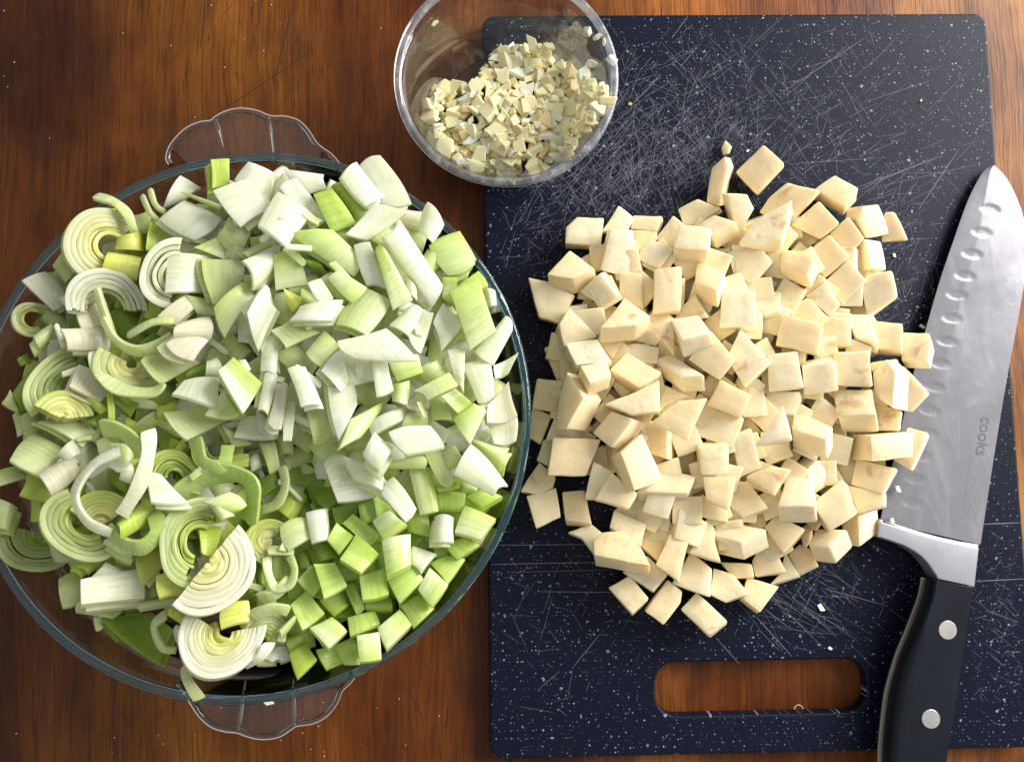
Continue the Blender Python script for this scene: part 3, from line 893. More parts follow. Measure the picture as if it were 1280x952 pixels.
# crop, level, side seen, corners of the upper face (read off enlarged pieces of the photo)
CEL = [
 ('A',0,(0,30),[(310,425),(433,428),(417,555),(256,545),(258,470)]), ('A',0,(-5,22),[(508,367),(578,425),(550,485),(430,488)]),
 ('A',0,(8,28),[(580,418),(712,422),(688,490),(566,480)]), ('A',0,(0,20),[(580,487),(688,490),(690,530),(590,610)]),
 ('A',0,(0,12),[(440,548),(425,665),(400,690),(326,622)]), ('A',0,(0,20),[(745,447),(797,455),(785,560),(716,545)]),
 ('A',0,(0,20),[(790,640),(900,640),(880,800),(800,830)]), ('A',0,(12,22),[(885,340),(988,382),(880,462),(815,458),(791,385)]),
 ('A',0,(24,8),[(1012,137),(1030,185),(985,370),(925,350),(950,190)]), ('A',0,(0,10),[(80,715),(170,735),(300,800),(225,928),(130,900)]),
 ('A',0,(0,12),[(355,805),(452,890),(400,955),(298,882)]), ('A',0,(0,15),[(585,650),(685,685),(675,810),(620,775)]),
 ('A',1,(-14,5),[(470,480),(581,490),(580,708),(425,672)]), ('A',1,(12,28),[(660,525),(768,577),(695,665),(588,622)]),
 ('A',1,(5,85),[(272,582),(393,668),(290,715),(168,697)]), ('A',1,(32,-10),[(422,690),(500,795),(428,852),(326,778)]),
 ('A',1,(6,10),[(512,688),(613,692),(627,862),(513,802)]), ('A',1,(25,5),[(872,798),(928,900),(830,922),(768,885)]),
 ('A',2,(-8,75),[(800,455),(947,478),(932,582),(773,570)]), ('A',2,(-5,25),[(680,675),(806,662),(800,867),(673,882)]),
 ('A',2,(0,95),[(880,640),(1012,685),(972,770),(873,732)]),
 ('B',1,(15,88),[(-110,465),(-30,412),(78,445),(-40,500)]), ('B',0,(0,12),[(40,570),(107,685),(10,730),(-72,650)]),
 ('B',0,(3,20),[(203,82),(303,170),(175,315),(78,210)]), ('B',0,(0,12),[(320,263),(468,300),(330,465),(190,400),(235,330)]),
 ('B',0,(-12,62),[(548,225),(655,288),(590,365),(453,290)]), ('B',0,(0,8),[(370,485),(470,530),(400,590),(333,576)]),
 ('B',0,(0,10),[(783,403),(828,403),(892,531),(770,540)]), ('B',0,(-72,28),[(690,532),(768,540),(793,672),(720,665)]),
 ('B',0,(0,15),[(675,770),(707,890),(538,888),(608,830)]), ('B',0,(0,14),[(815,680),(839,800),(708,897),(673,765),(700,705)]),
 ('B',0,(0,12),[(280,700),(402,800),(285,890),(163,755)]), ('B',0,(0,12),[(108,705),(170,775),(60,795),(13,760)]),
 ('B',0,(0,12),[(455,675),(492,720),(400,808),(348,770)]), ('B',1,(-32,-5),[(35,318),(128,320),(164,385),(97,497),(70,438)]),
 ('B',1,(0,12),[(320,460),(372,510),(290,605),(268,580)]), ('B',1,(0,12),[(470,350),(563,453),(480,527),(338,462)]),
 ('B',1,(0,10),[(610,425),(683,525),(610,600),(523,505)]), ('B',1,(-80,12),[(680,375),(757,364),(807,505),(700,522),(663,430)]),
 ('B',1,(0,8),[(520,510),(613,610),(500,714),(410,595)]), ('B',1,(0,8),[(610,625),(693,730),(585,837),(498,730)]),
 ('B',1,(0,8),[(500,730),(572,835),(520,892),(413,800)]), ('B',1,(0,28),[(60,560),(182,560),(244,635),(160,742),(80,700)]),
 ('B',1,(0,10),[(415,810),(492,890),(440,935),(298,882)]), ('B',1,(0,60),[(165,770),(289,778),(285,870),(215,890),(170,870)]),
 ('B',2,(0,70),[(340,343),(292,530),(190,555),(93,545),(168,435)]), ('B',2,(5,75),[(302,578),(405,588),(453,625),(415,697),(288,660)]),
 ('B',2,(0,30),[(10,765),(165,778),(167,945),(0,945)]),
 ('D',0,(0,10),[(250,150),(372,185),(360,215),(188,185)]), ('D',0,(0,10),[(735,430),(863,470),(851,560),(708,558)]),
 ('D',0,(0,10),[(412,392),(527,385),(522,465),(418,465)]), ('D',0,(0,10),[(385,458),(467,452),(472,505),(398,505)]),
 ('D',0,(0,10),[(620,672),(652,720),(620,830),(498,722)]), ('D',0,(0,10),[(498,590),(557,560),(562,700),(488,715)]),
 ('D',0,(0,10),[(553,585),(622,580),(622,645),(558,665)]),
 ('D',1,(0,30),[(490,22),(623,30),(621,150),(478,165)]), ('D',1,(-15,55),[(595,10),(710,12),(756,152),(648,112)]),
 ('D',1,(-5,38),[(720,42),(866,55),(863,178),(748,170)]), ('D',1,(0,48),[(860,98),(990,98),(1004,150),(990,232),(868,225)]),
 ('D',1,(0,10),[(715,240),(843,222),(839,272),(718,285)]), ('D',1,(0,10),[(870,258),(993,385),(905,467),(828,457),(880,380)]),
 ('D',1,(0,25),[(220,378),(377,378),(387,410),(350,485),(228,485)]), ('D',1,(0,8),[(183,645),(320,625),(347,680),(230,727)]),
 ('D',1,(-20,-20),[(60,600),(150,560),(193,737),(93,785)]), ('D',1,(0,10),[(200,335),(224,492),(108,497),(138,360)]),
 ('D',1,(0,12),[(-95,440),(110,500),(60,642),(-125,580)]), ('D',1,(0,8),[(895,550),(987,578),(915,750),(828,702)]),
 ('D',1,(0,12),[(650,700),(837,745),(770,862),(628,817)]), ('D',1,(-70,-15),[(460,702),(557,800),(450,864),(408,760)]),
 ('D',2,(0,22),[(303,12),(489,62),(462,192),(268,155)]), ('D',2,(12,22),[(95,86),(236,235),(112,350),(33,220)]),
 ('D',2,(-4,10),[(230,205),(365,188),(396,357),(234,377)]), ('D',2,(-18,-26),[(395,262),(545,235),(563,372),(406,394)]),
 ('D',2,(-10,10),[(540,195),(705,188),(724,352),(558,347)]), ('D',2,(-5,88),[(540,370),(720,366),(739,485),(562,490)]),
 ('D',2,(58,20),[(787,226),(835,285),(822,455),(733,395),(726,290)]), ('D',2,(-15,100),[(357,466),(533,548),(500,602),(343,552)]),
 ('D',2,(0,10),[(0,325),(147,395),(97,502),(-62,440)]), ('D',2,(-100,-10),[(722,590),(920,575),(916,687),(728,710)]),
 ('D',2,(0,8),[(128,780),(240,733),(337,750),(255,867)]), ('D',2,(-5,78),[(320,783),(437,788),(450,922),(273,922)]),
 ('D',3,(3,14),[(297,446),(338,597),(168,630)]),
 ('F',0,(-85,-10),[(655,200),(749,163),(754,287),(667,352)]), ('F',0,(0,12),[(100,200),(242,185),(215,265),(118,255)]),
 ('F',0,(0,10),[(225,290),(312,470),(168,492),(153,420)]), ('F',0,(0,10),[(310,376),(377,490),(240,532),(288,480)]),
 ('F',0,(0,10),[(380,343),(430,370),(462,435),(375,482),(328,390)]), ('F',0,(0,8),[(3,425),(152,435),(162,497),(68,502)]),
 ('F',0,(0,8),[(-30,458),(60,488),(137,575),(30,614),(-47,577)]), ('F',0,(-20,8),[(130,503),(277,545),(190,667),(108,595)]),
 ('F',0,(0,8),[(380,268),(437,228),(434,312),(400,358)]), ('F',1,(10,112),[(-20,238),(212,268),(95,327),(-47,295)]),
 ('F',1,(0,16),[(80,43),(130,48),(227,170),(110,214),(40,150)]), ('F',1,(5,8),[(270,203),(402,270),(300,384),(215,262)]),
 ('F',1,(28,108),[(460,266),(604,275),(520,358),(418,342)]), ('F',1,(0,10),[(610,63),(782,95),(777,157),(660,197)]),
 ('F',2,(-22,8),[(575,38),(605,60),(650,197),(525,277),(448,150)]),
 ('C',0,(0,10),[(155,175),(210,150),(245,215),(277,287),(215,327)]), ('C',0,(0,16),[(118,316),(242,328),(210,467),(96,457)]),
 ('C',0,(0,8),[(98,456),(190,492),(135,627),(83,592)]), ('C',0,(0,10),[(795,583),(862,615),(887,777),(763,747)]),
 ('C',0,(0,10),[(210,490),(402,590),(380,612),(163,612)]), ('C',0,(0,10),[(420,628),(512,660),(460,722),(393,707)]),
 ('C',0,(0,8),[(150,608),(192,608),(180,737),(118,702)]), ('C',0,(0,8),[(130,716),(207,785),(195,837),(120,867),(43,852)]),
 ('C',0,(0,10),[(868,780),(917,788),(912,872),(848,892)]), ('C',1,(-20,42),[(270,-20),(407,115),(250,162),(222,60)]),
 ('C',1,(0,12),[(650,28),(702,130),(680,162),(588,132)]), ('C',1,(0,12),[(430,83),(522,140),(480,222),(403,132)]),
 ('C',1,(0,16),[(495,165),(600,148),(697,168),(692,242),(498,232)]), ('C',1,(0,12),[(710,338),(837,400),(730,442),(698,482)]),
 ('C',1,(35,10),[(605,496),(740,560),(738,697),(658,672)]), ('C',1,(-8,8),[(195,598),(417,605),(350,777),(173,772)]),
 ('C',1,(0,50),[(710,753),(870,780),(832,862),(598,852)]), ('C',1,(0,12),[(385,713),(482,760),(400,882),(350,882)]),
 ('C',2,(0,8),[(745,25),(772,60),(772,202),(663,68)]), ('C',2,(-8,52),[(260,148),(407,128),(472,235),(308,247)]),
 ('C',3,(-14,66),[(325,256),(447,233),(472,302),(373,337)]), ('C',2,(92,15),[(262,290),(337,410),(260,552),(206,547),(223,400)]),
 ('C',2,(-10,55),[(545,193),(707,285),(605,357),(468,270)]), ('C',3,(-5,16),[(697,323),(700,472),(570,484),(445,435),(600,375)]),
 ('C',2,(0,82),[(680,220),(767,203),(914,300),(808,302)]), ('C',3,(0,7),[(790,428),(922,410),(836,608),(670,522)]),
 ('C',2,(60,20),[(472,473),(572,510),(475,642),(383,572)]), ('C',2,(-24,-30),[(893,648),(1032,638),(1030,772),(903,777)]),
 ('C',3,(-58,20),[(620,583),(718,800),(585,847),(518,670)]), ('C',2,(0,8),[(475,763),(592,860),(550,932),(393,887)]),
 ('C',2,(0,8),[(910,783),(1064,788),(1030,937),(923,892)]), ('C',3,(-10,85),[(535,-67),(652,15),(590,60),(423,73)]),
 ('C',3,(0,100),[(760,33),(887,16),(947,95),(808,130)]), ('C',3,(0,10),[(945,93),(1060,225),(985,320),(846,225)]),
 ('E',0,(0,8),[(70,115),(207,77),(230,210),(118,262)]), ('E',0,(0,24),[(240,95),(347,88),(377,245),(258,227)]),
 ('E',0,(0,10),[(590,103),(642,140),(627,240),(488,182)]), ('E',0,(0,12),[(645,128),(767,155),(742,287),(623,237)]),
 ('E',0,(0,20),[(488,183),(636,245),(610,347),(468,262)]), ('E',0,(0,20),[(635,246),(744,295),(690,417),(610,345)]),
 ('E',0,(0,8),[(850,378),(947,460),(942,590),(763,527)]), ('E',0,(0,8),[(375,248),(427,290),(390,387),(330,312),(268,286)]),
 ('E',0,(0,10),[(640,398),(737,485),(670,562),(528,472)]), ('E',0,(0,8),[(560,493),(647,600),(570,672),(463,550)]),
 ('E',0,(-12,-12),[(740,513),(807,570),(800,622),(720,722),(638,662)]), ('E',0,(3,6),[(880,575),(1022,710),(935,777),(803,650)]),
 ('E',1,(-28,0),[(798,178),(927,240),(890,355),(773,312)]), ('E',1,(0,8),[(750,298),(834,335),(790,517),(688,437)]),
 ('E',1,(0,10),[(930,220),(962,270),(962,332),(992,422),(848,382)]), ('E',1,(0,52),[(430,288),(530,281),(610,360),(652,442),(545,422),(393,390),(395,330)]),
 ('E',1,(0,8),[(905,103),(1027,175),(1022,237),(873,202)]),
]
LEVEL_Z = (0.020, 0.0285, 0.0375, 0.0455)
rc = random.Random(3)
n_cel = 0
for crop, lev, v, pts in CEL:
    ox, oy = CROP[crop]
    px = [(ox + x / SC, oy + y / SC) for x, y in pts]
    vp = (v[0] / SC, v[1] / SC)
    mx_, my_ = sum(q[0] for q in px) / len(px), sum(q[1] for q in px) / len(px)
    px = [(mx_ + (x - mx_) * 1.04, my_ + (y - my_) * 1.04) for x, y in px]
    area = 0.5 * abs(sum(a[0] * b[1] - b[0] * a[1] for a, b in zip(px, px[1:] + px[:1])))
    z = board_top + LEVEL_Z[lev] + rc.uniform(-0.0008, 0.0008)
    d = min(0.0175, max(0.0125, math.sqrt(area) * 0.00043)) * rc.uniform(0.97, 1.03)
    d = max(d, 1.25 * math.hypot(*vp) * 0.00043)
    cx_ = sum(p[0] for p in px) / len(px)
    cy_ = sum(p[1] for p in px) / len(px)
    on_blade = cx_ > 1092 and cy_ < 640
    floor = board_top + 0.0002
    if on_blade: floor = board_top + 0.0118
    thin = (crop, lev) in (('C', 3),) and v == (0, 7) or (v == (3, 14)) or (v == (0, 8) and lev == 2)
    if thin: d *= 0.45
    o, c2, z2 = solid_chunk('celeriac_cube', px, vp, z, d, M['celeriac'], floor, rest=(lev == 0), rnd=rc, bev=rc.uniform(0.0006, 0.0013))
    LOG.append(dict(o=o, px=c2, kind='celeriac', lev=lev, n=len(px), area=area, on_blade=on_blade))
# buried cubes that show in the gaps
gap_ok = [(735, 300), (1080, 265), (1110, 420), (1100, 560), (1040, 650), (930, 710), (830, 680), (760, 610), (700, 500), (705, 380)]
def in_poly(x, y, P):
    c = False
    for (x1, y1), (x2, y2) in zip(P, P[1:] + P[:1]):
        if (y1 > y) != (y2 > y) and x < (x2 - x1) * (y - y1) / (y2 - y1) + x1: c = not c
    return c
spots = []
for step, hgt, dd, shr in ((35, 0.0165, 0.0150, 1.0), (38, 0.0270, 0.0155, 0.86)):
    for iy in range(290, 720, step):
        for ix in range(705, 1120, step):
            x, y = ix + rc.uniform(-6, 6) + (step / 2 if (iy // step) % 2 else 0), iy + rc.uniform(-6, 6)
            if in_poly(905 + (x - 905) / shr, 490 + (y - 490) / shr, gap_ok): spots.append((x, y, hgt, dd))
for x, y, hgt, dd in spots:
    a = rc.uniform(0, math.pi / 2)
    s1, s2 = rc.uniform(22, 26), rc.uniform(22, 26)
    px = [(x + s1 * math.cos(a + q), y + s2 * math.sin(a + q)) for q in (0.78, 2.35, 3.93, 5.5)]
    o, c2, z2 = solid_chunk('celeriac_cube', px, (rc.uniform(-4, 4), rc.uniform(-4, 4)), board_top + hgt, dd, M['celeriac'], board_top + 0.0002, rest=hgt < 0.02, rnd=rc)
    LOG.append(dict(o=o, px=c2, kind='celeriac', form='buried', lev=0, n=4, area=300, on_blade=False))

# ------------------------------------------------------------------ the dish: sheets, strips and rolls of leaf
PIG = {'A': ((0.62, 0.72, 0.30), (0.44, 0.58, 0.14)), 'W': ((0.91, 0.90, 0.80), (0.87, 0.88, 0.66)), 'G': ((0.80, 0.86, 0.53), (0.64, 0.76, 0.26)), 'L': ((0.77, 0.81, 0.50), (0.66, 0.74, 0.30)),
       'K': ((0.90, 0.88, 0.76), (0.85, 0.84, 0.62)), 'P': ((0.89, 0.82, 0.67), (0.86, 0.82, 0.61)),
       'Y': ((0.66, 0.76, 0.17), (0.55, 0.68, 0.10)), 'B': ((0.82, 0.82, 0.26), (0.74, 0.78, 0.18)), 'D': ((0.34, 0.47, 0.07), (0.26, 0.38, 0.045)),
       'C': ((0.69, 0.82, 0.27), (0.56, 0.74, 0.14)), 'V': ((0.87, 0.90, 0.60), (0.66, 0.80, 0.23))}
def lerp3(a, b, t_): return tuple(x + (y - x) * t_ for x, y in zip(a, b))
def put_pigment(me, cols, uvs=None):
    at_ = me.attributes.new('pigment', 'FLOAT_COLOR', 'POINT')
    at_.data.foreach_set('color', [c for col in cols for c in (*col, 1.0)])
    if uvs:
        ul = me.uv_layers.new(name='UVMap')
        li = [0] * len(me.loops)
        me.loops.foreach_get('vertex_index', li)
        ul.data.foreach_set('uv', [c for i in li for c in uvs[i]])
def slab(name, rows, up, d, pig, mat, edge=0.12, rows_pig=None, rnd=RND, swap=False):
    """rows: grid of top points; thickness d along -up; rounded a little at the rim"""
    I, J = len(rows), len(rows[0])
    vs, fs, cols, uvs = [], [], [], []
    c0 = pig[0]; c1 = pig[1]
    du = [0.0]
    for i in range(1, I): du.append(du[-1] + (rows[i][J // 2] - rows[i - 1][J // 2]).length)
    dv = [0.0]
    for j in range(1, J): dv.append(dv[-1] + (rows[I // 2][j] - rows[I // 2][j - 1]).length)
    for i in range(I):
        for j in range(J):
            e = 1 if i in (0, I - 1) or j in (0, J - 1) else 0
            nn = up[i][j] if isinstance(up, list) else up
            vs.append(rows[i][j] - nn * (d * edge * e))
            t_ = i / (I - 1) if not swap else j / (J - 1)
            cols.append(lerp3(c0, c1, t_))
            uvs.append((du[i], dv[j]) if not swap else (dv[j], du[i]))
    o = len(vs)
    for i in range(I):
        for j in range(J):
            nn = up[i][j] if isinstance(up, list) else up
            e = 1 if i in (0, I - 1) or j in (0, J - 1) else 0
            vs.append(rows[i][j] - nn * d * (1 - edge * e))
            t_ = i / (I - 1) if not swap else j / (J - 1)
            cols.append(lerp3(c1, c0, 0.5 * t_))
            uvs.append((du[i] + .003, dv[j]) if not swap else (dv[j] + .003, du[i]))
    for i in range(I - 1):
        for j in range(J - 1):
            a = i * J + j
            fs.append((a, a + 1, a + J + 1, a + J))
            fs.append((o + a, o + a + J, o + a + J + 1, o + a + 1))
    for i in range(I - 1):
        a, b = i * J, i * J + J - 1
        fs.append((a, a + J, o + a + J, o + a)); fs.append((b, o + b, o + b + J, b + J))
    for j in range(J - 1):
        a, b = j, (I - 1) * J + j
        fs.append((a, o + a, o + a + 1, a + 1)); fs.append((b, b + 1, o + b + 1, o + b))
    cen = centred(vs)
    bm = bmesh.new()
    me = mesh_from(name, [v - cen for v in vs], fs)
    # consistent outward normals
    bm.from_mesh(me); bmesh.ops.recalc_face_normals(bm, faces=bm.faces); bm.to_mesh(me); bm.free()
    put_pigment(me, cols, uvs)
    sharp(me, 44)
    ob = link(name, me, mat)
    ob.location = cen
    return ob

def heap_z(x, y):
    """height of the heap of vegetables under a photo position"""
    r2 = ((x - 329) ** 2 + (y - 520) ** 2) / 334.0 ** 2
    z = 0.0555 + 0.016 * (1 - r2)
    z += 0.013 * math.exp(-((x - 420) ** 2 + (y - 360) ** 2) / (2 * 120 ** 2))
    z -= 0.014 * math.exp(-((x - 345) ** 2 + (y - 585) ** 2) / (2 * 55 ** 2))
    z -= 0.006 * math.exp(-((x - 480) ** 2 + (y - 690) ** 2) / (2 * 90 ** 2))
    z += 0.004 * math.exp(-((x - 130) ** 2 + (y - 640) ** 2) / (2 * 90 ** 2))
    return z
DS = 1079 / 340.0
DCROP = {'P': (0, 120), 'Q': (320, 170), 'R': (0, 400), 'S': (320, 430), 'T': (0, 640), 'U': (320, 640)}
MATOF = {'A': 'leek', 'W': 'onion', 'G': 'onion', 'L': 'leek', 'K': 'leek', 'P': 'leek', 'Y': 'leek', 'B': 'leek', 'D': 'leek', 'C': 'celery', 'V': 'celery'}
NAMEOF = {'onion': 'onion_chunk', 'leek': 'leek_slice', 'celery': 'celery_chunk'}
LZ = 0.0058
rv = random.Random(21)
def quad_piece(crop, t_, lev, pts, v=None, bend=None, d=None, axis=None, sliver=False):
    ox, oy = DCROP[crop]
    px = [(ox + x / DS, oy + y / DS) for x, y in pts]
    cpx = (sum(p[0] for p in px) / 4, sum(p[1] for p in px) / 4)
    kind = MATOF[t_]
    d = d or {'onion': 0.0046, 'leek': 0.0032, 'celery': 0.0095}[kind] * rv.uniform(0.9, 1.15)
    z = heap_z(*cpx) + (lev - 1) * LZ + rv.uniform(-0.001, 0.001)
    if v is None: v = (rv.uniform(-6, 6), rv.uniform(-2, 14))
    vp = (v[0] / DS, v[1] / DS)
    n = tilt_normal(cpx, vp, z, d)
    if n.z < 0.78:
        h = Vector((n.x, n.y)); h *= 0.62 / h.length
        n = Vector((h.x, h.y, math.sqrt(1 - h.length_squared)))
    p0 = at(cpx[0], cpx[1], z)
    c = [on_plane(x, y, p0, n) for x, y in px]
    if bend is None: bend = rv.choice((0.0016, 0.0024, 0.0032, 0.0010, -0.0018)) if kind != 'celery' else rv.choice((0.0012, 0.0020, -0.0018, 0.0004))
    K = 7
    along_i = rv.random() < 0.5 if axis is None else axis == 0
    wob = [rv.uniform(-1, 1) for _ in range(6)]
    bow = [rv.uniform(-0.03, 0.08), rv.uniform(-0.03, 0.08), rv.uniform(-0.06, 0.06), rv.uniform(-0.06, 0.06)]
    if kind == 'celery' or bend == 0: bow = [b_ * 0.35 for b_ in bow]
    rows = []
    for i in range(K):
        row = []
        for j in range(K):
            u, w = i / (K - 1), j / (K - 1)
            u, w = u + bow[0] * math.sin(math.pi * w) * (2 * u - 1) + bow[2] * math.sin(math.pi * w), w + bow[1] * math.sin(math.pi * u) * (2 * w - 1) + bow[3] * math.sin(math.pi * u)
            p = c[0].lerp(c[1], w).lerp(c[3].lerp(c[2], w), u)
            q = (w if along_i else u) * 2 - 1
            p = p + n * (bend * (0.6 - q * q) + 0.00045 * math.sin(5 * u + wob[0] * 6) * wob[1] + 0.00045 * math.sin(5 * w + wob[2] * 6) * wob[3])
            row.append(p)
        rows.append(row)
    pig = PIG[t_]
    sh = rv.uniform(-0.05, 0.04)
    pig = tuple(tuple(min(0.9, max(0.02, x * (1 + sh))) for x in q) for q in pig)
    if rv.random() < 0.5: pig = pig[::-1]
    if sliver: kind_name = kind + '_sliver'
    else: kind_name = NAMEOF[kind]
    o = slab(kind_name, rows, n, d, pig, M[kind], 0.12 if kind == 'onion' else 0.07, swap=rv.random() < 0.35)
    if not sliver and kind != 'celery' and lev >= 1 and rv.random() < 0.42:
        # the next leaf or layer of the bulb, still clinging underneath
        e1 = (c[1] - c[0]).normalized(); e2 = (c[3] - c[0]).normalized()
        sh_ = (e1 * rv.choice((-1, 1)) * rv.uniform(0.0012, 0.0030) + e2 * rv.choice((-1, 1)) * rv.uniform(0.0010, 0.0026)) - n * (d + 0.0003)
        mid = centred([q for row in rows for q in row])
        rows2 = [[mid + (q - mid) * rv.uniform(0.985, 0.995) + sh_ for q in row] for row in rows]
        l2 = slab('inner_layer', rows2, n, d * rv.uniform(0.7, 1.0), tuple(tuple(x * f_ for x, f_ in zip(q, (0.97, 0.99, 0.86))) for q in pig), M[kind], 0.10)
        l2.location = l2.location - o.location
        l2.parent = o
    LOG.append(dict(o=o, px=cpx, kind=kind, t=t_, lev=lev, form='sliver' if sliver else 'piece'))
    return o
def band_piece(crop, t_, lev, pts, w, thick=0.0016, arch=0.003, width=None, tilt=0.0):
    """a cut strip of leaf lying in a curve: pts along it, w its seen width"""
    ox, oy = DCROP[crop]
    P = [(ox + x / DS, oy + y / DS) for x, y in pts]
    P = smooth_path(P, 6)
    n = len(P)
    w = w / DS
    cpx = P[n // 2]
    z0 = heap_z(*[sum(q[k] for q in P) / n for k in (0, 1)]) + (lev - 1) * LZ + 0.001
    line = []
    for i, (x, y) in enumerate(P):
        f = i / (n - 1)
        line.append(at(x, y, z0 + arch * (1 - (2 * f - 1) ** 2) - arch * 0.5))
    rows, ups = [], []
    tl0 = rv.choice((-1, 1)) * rv.uniform(0.45, 0.85); tl1 = tl0 * rv.uniform(0.3, 1.1)
    for i in range(n):
        tilt = tl0 + (tl1 - tl0) * i / (n - 1)
        tg = (line[min(n - 1, i + 1)] - line[max(0, i - 1)]).normalized()
        sd = tg.cross(Vector((0, 0, 1))).normalized()
        sd = (sd * math.cos(tilt) + Vector((0, 0, 1)) * math.sin(tilt)).normalized()
        up = sd.cross(tg).normalized()
        if up.z < 0: up = -up
        hw = w * px_size(z0) / 2 / max(0.55, math.cos(tilt)) * (1 + 0.10 * math.sin(i * 0.7))
        rows.append([line[i] + sd * hw * q + up * (0.0003 * (1 - q * q)) for q in (-1, -0.5, 0, 0.5, 1)])
        ups.append([up] * 5)
    o = slab('leek_curl', rows, ups, thick * rv.uniform(0.9, 1.3), PIG[t_], M['leek'], 0.06)
    LOG.append(dict(o=o, px=cpx, kind='curl', t=t_, lev=lev, form='curl'))
    return o
def roll_piece(crop, outer, inner, lev, cxy, R, a0, a1, v=(0, 10), r_in=0.12, layers=8, h=0.009, squash=1.0, name='leek_round', loose=0.0, dome=0.0):
    """a cut leek: nested walls of leaf round a centre, from angle a0 to a1 (degrees, anticlockwise in the photo)"""
    ox, oy = DCROP[crop]
    c = (ox + cxy[0] / DS, oy + cxy[1] / DS)
    z = heap_z(*c) + (lev - 1) * LZ + 0.002
    n = tilt_normal(c, (v[0] / DS, v[1] / DS), z, h)
    p0 = at(c[0], c[1], z)
    X = on_plane(c[0] + 10, c[1], p0, n) - p0; X = (X - n * X.dot(n)).normalized()
    Y = n.cross(X)
    R = R / DS * px_size(z)
    wob = [rv.uniform(-1, 1) for _ in range(4)]
    org = p0 - n * h
    dip = rv.uniform(-0.6, 1.0)
    el = rv.uniform(0.03, 0.10); tri = rv.uniform(0.0, 0.045)
    o = empty(name, org)
    for k in range(layers):
        vs, fs, cols, uvs = [], [], [], []
        f0, f1 = k / layers, (k + 1) / layers
        g0 = f0 ** 0.9; g1 = f1 ** 0.9
        ra = R * (1 - (1 - r_in) * g0)
        rb_ = R * (1 - (1 - r_in) * g1)
        closed = r_in < 0.24
        opened = 0 < k and rv.random() < (0.04 if closed else 0.18)
        rb_ += (ra - rb_) * ((0.10 + 0.25 * rv.random()) if opened else (-0.02 if closed else 0.01))
        ja = 0.5 if closed else 3
        A0 = math.radians(a0 + rv.uniform(-ja, ja) * (1 + 2 * f0)); A1 = math.radians(a1 + rv.uniform(-ja, ja) * (1 + 2 * f0))
        dz = rv.uniform(-0.00012, 0.00012) + (rv.uniform(-0.0025, 0.001) if opened else 0) - 0.0012 * f0 * dip
        hh = h * rv.uniform(0.9, 1.08)
        tone = 1 + rv.uniform(-0.03, 0.03)
        col = lerp3(outer, inner, min(1, f0 * 1.25))
        col2 = lerp3(outer, inner, min(1, f1 * 1.25))
        col, col2 = [tuple(min(0.9, c_ * tone) for c_ in q) for q in (col, col2)]
        m = 32
        off = X * (0.05 * R * wob[0] * f0) + Y * (0.05 * R * wob[1] * f0)
        ph = rv.uniform(0, 6)
        for i in range(m + 1):
            a = A0 + (A1 - A0) * i / m
            wv = 1 + el * math.sin(2 * a + wob[2] * 3) + tri * math.sin(3 * a + wob[3] * 3) + 0.010 * math.sin(5 * a + ph)
            e = X * math.cos(a) + Y * (math.sin(a) * squash)
            po, pi = p0 + off + e * (ra * wv), p0 + off + e * (rb_ * wv)
            th = (ra - rb_)
            b_ = min(0.05 * th, 0.00008) if not opened else min(0.2 * th, 0.0004)
            zz = dz + 0.0004 * math.sin(3 * a + ph)
            vs += [po + n * (zz - b_ * .5), po - e * b_ + n * zz, pi + e * b_ + n * zz, pi + n * (zz - b_ * .5), pi + n * (zz - hh), po + n * (zz - hh)]
            cols += [col, col, col2, col2, col2, col]
            s_ = a * ra
            uvs += [(ra, s_), (ra, s_), (rb_, s_), (rb_, s_), (rb_ + .004, s_), (ra + .004, s_)]
        for i in range(m):
            for q in range(6):
                a_, b2_ = i * 6 + q, i * 6 + (q + 1) % 6
                fs.append((a_, b2_, b2_ + 6, a_ + 6))
        fs.append(tuple(q for q in range(6))[::-1])
        fs.append(tuple(m * 6 + q for q in range(6)))
        me = mesh_from('leaf_layer', [p - org for p in vs], fs)
        bm = bmesh.new(); bm.from_mesh(me); bmesh.ops.recalc_face_normals(bm, faces=bm.faces); bm.to_mesh(me); bm.free()
        put_pigment(me, cols, uvs)
        sharp(me, 40)
        link('leaf_layer', me, M['leek'], o)
    LOG.append(dict(o=o, px=c, kind='round', t='', lev=lev, form='round'))
    return o
WHT, PAL, GRN, DRK, YEL = (0.90, 0.88, 0.73), (0.79, 0.80, 0.49), (0.54, 0.64, 0.13), (0.28, 0.38, 0.055), (0.82, 0.77, 0.28)

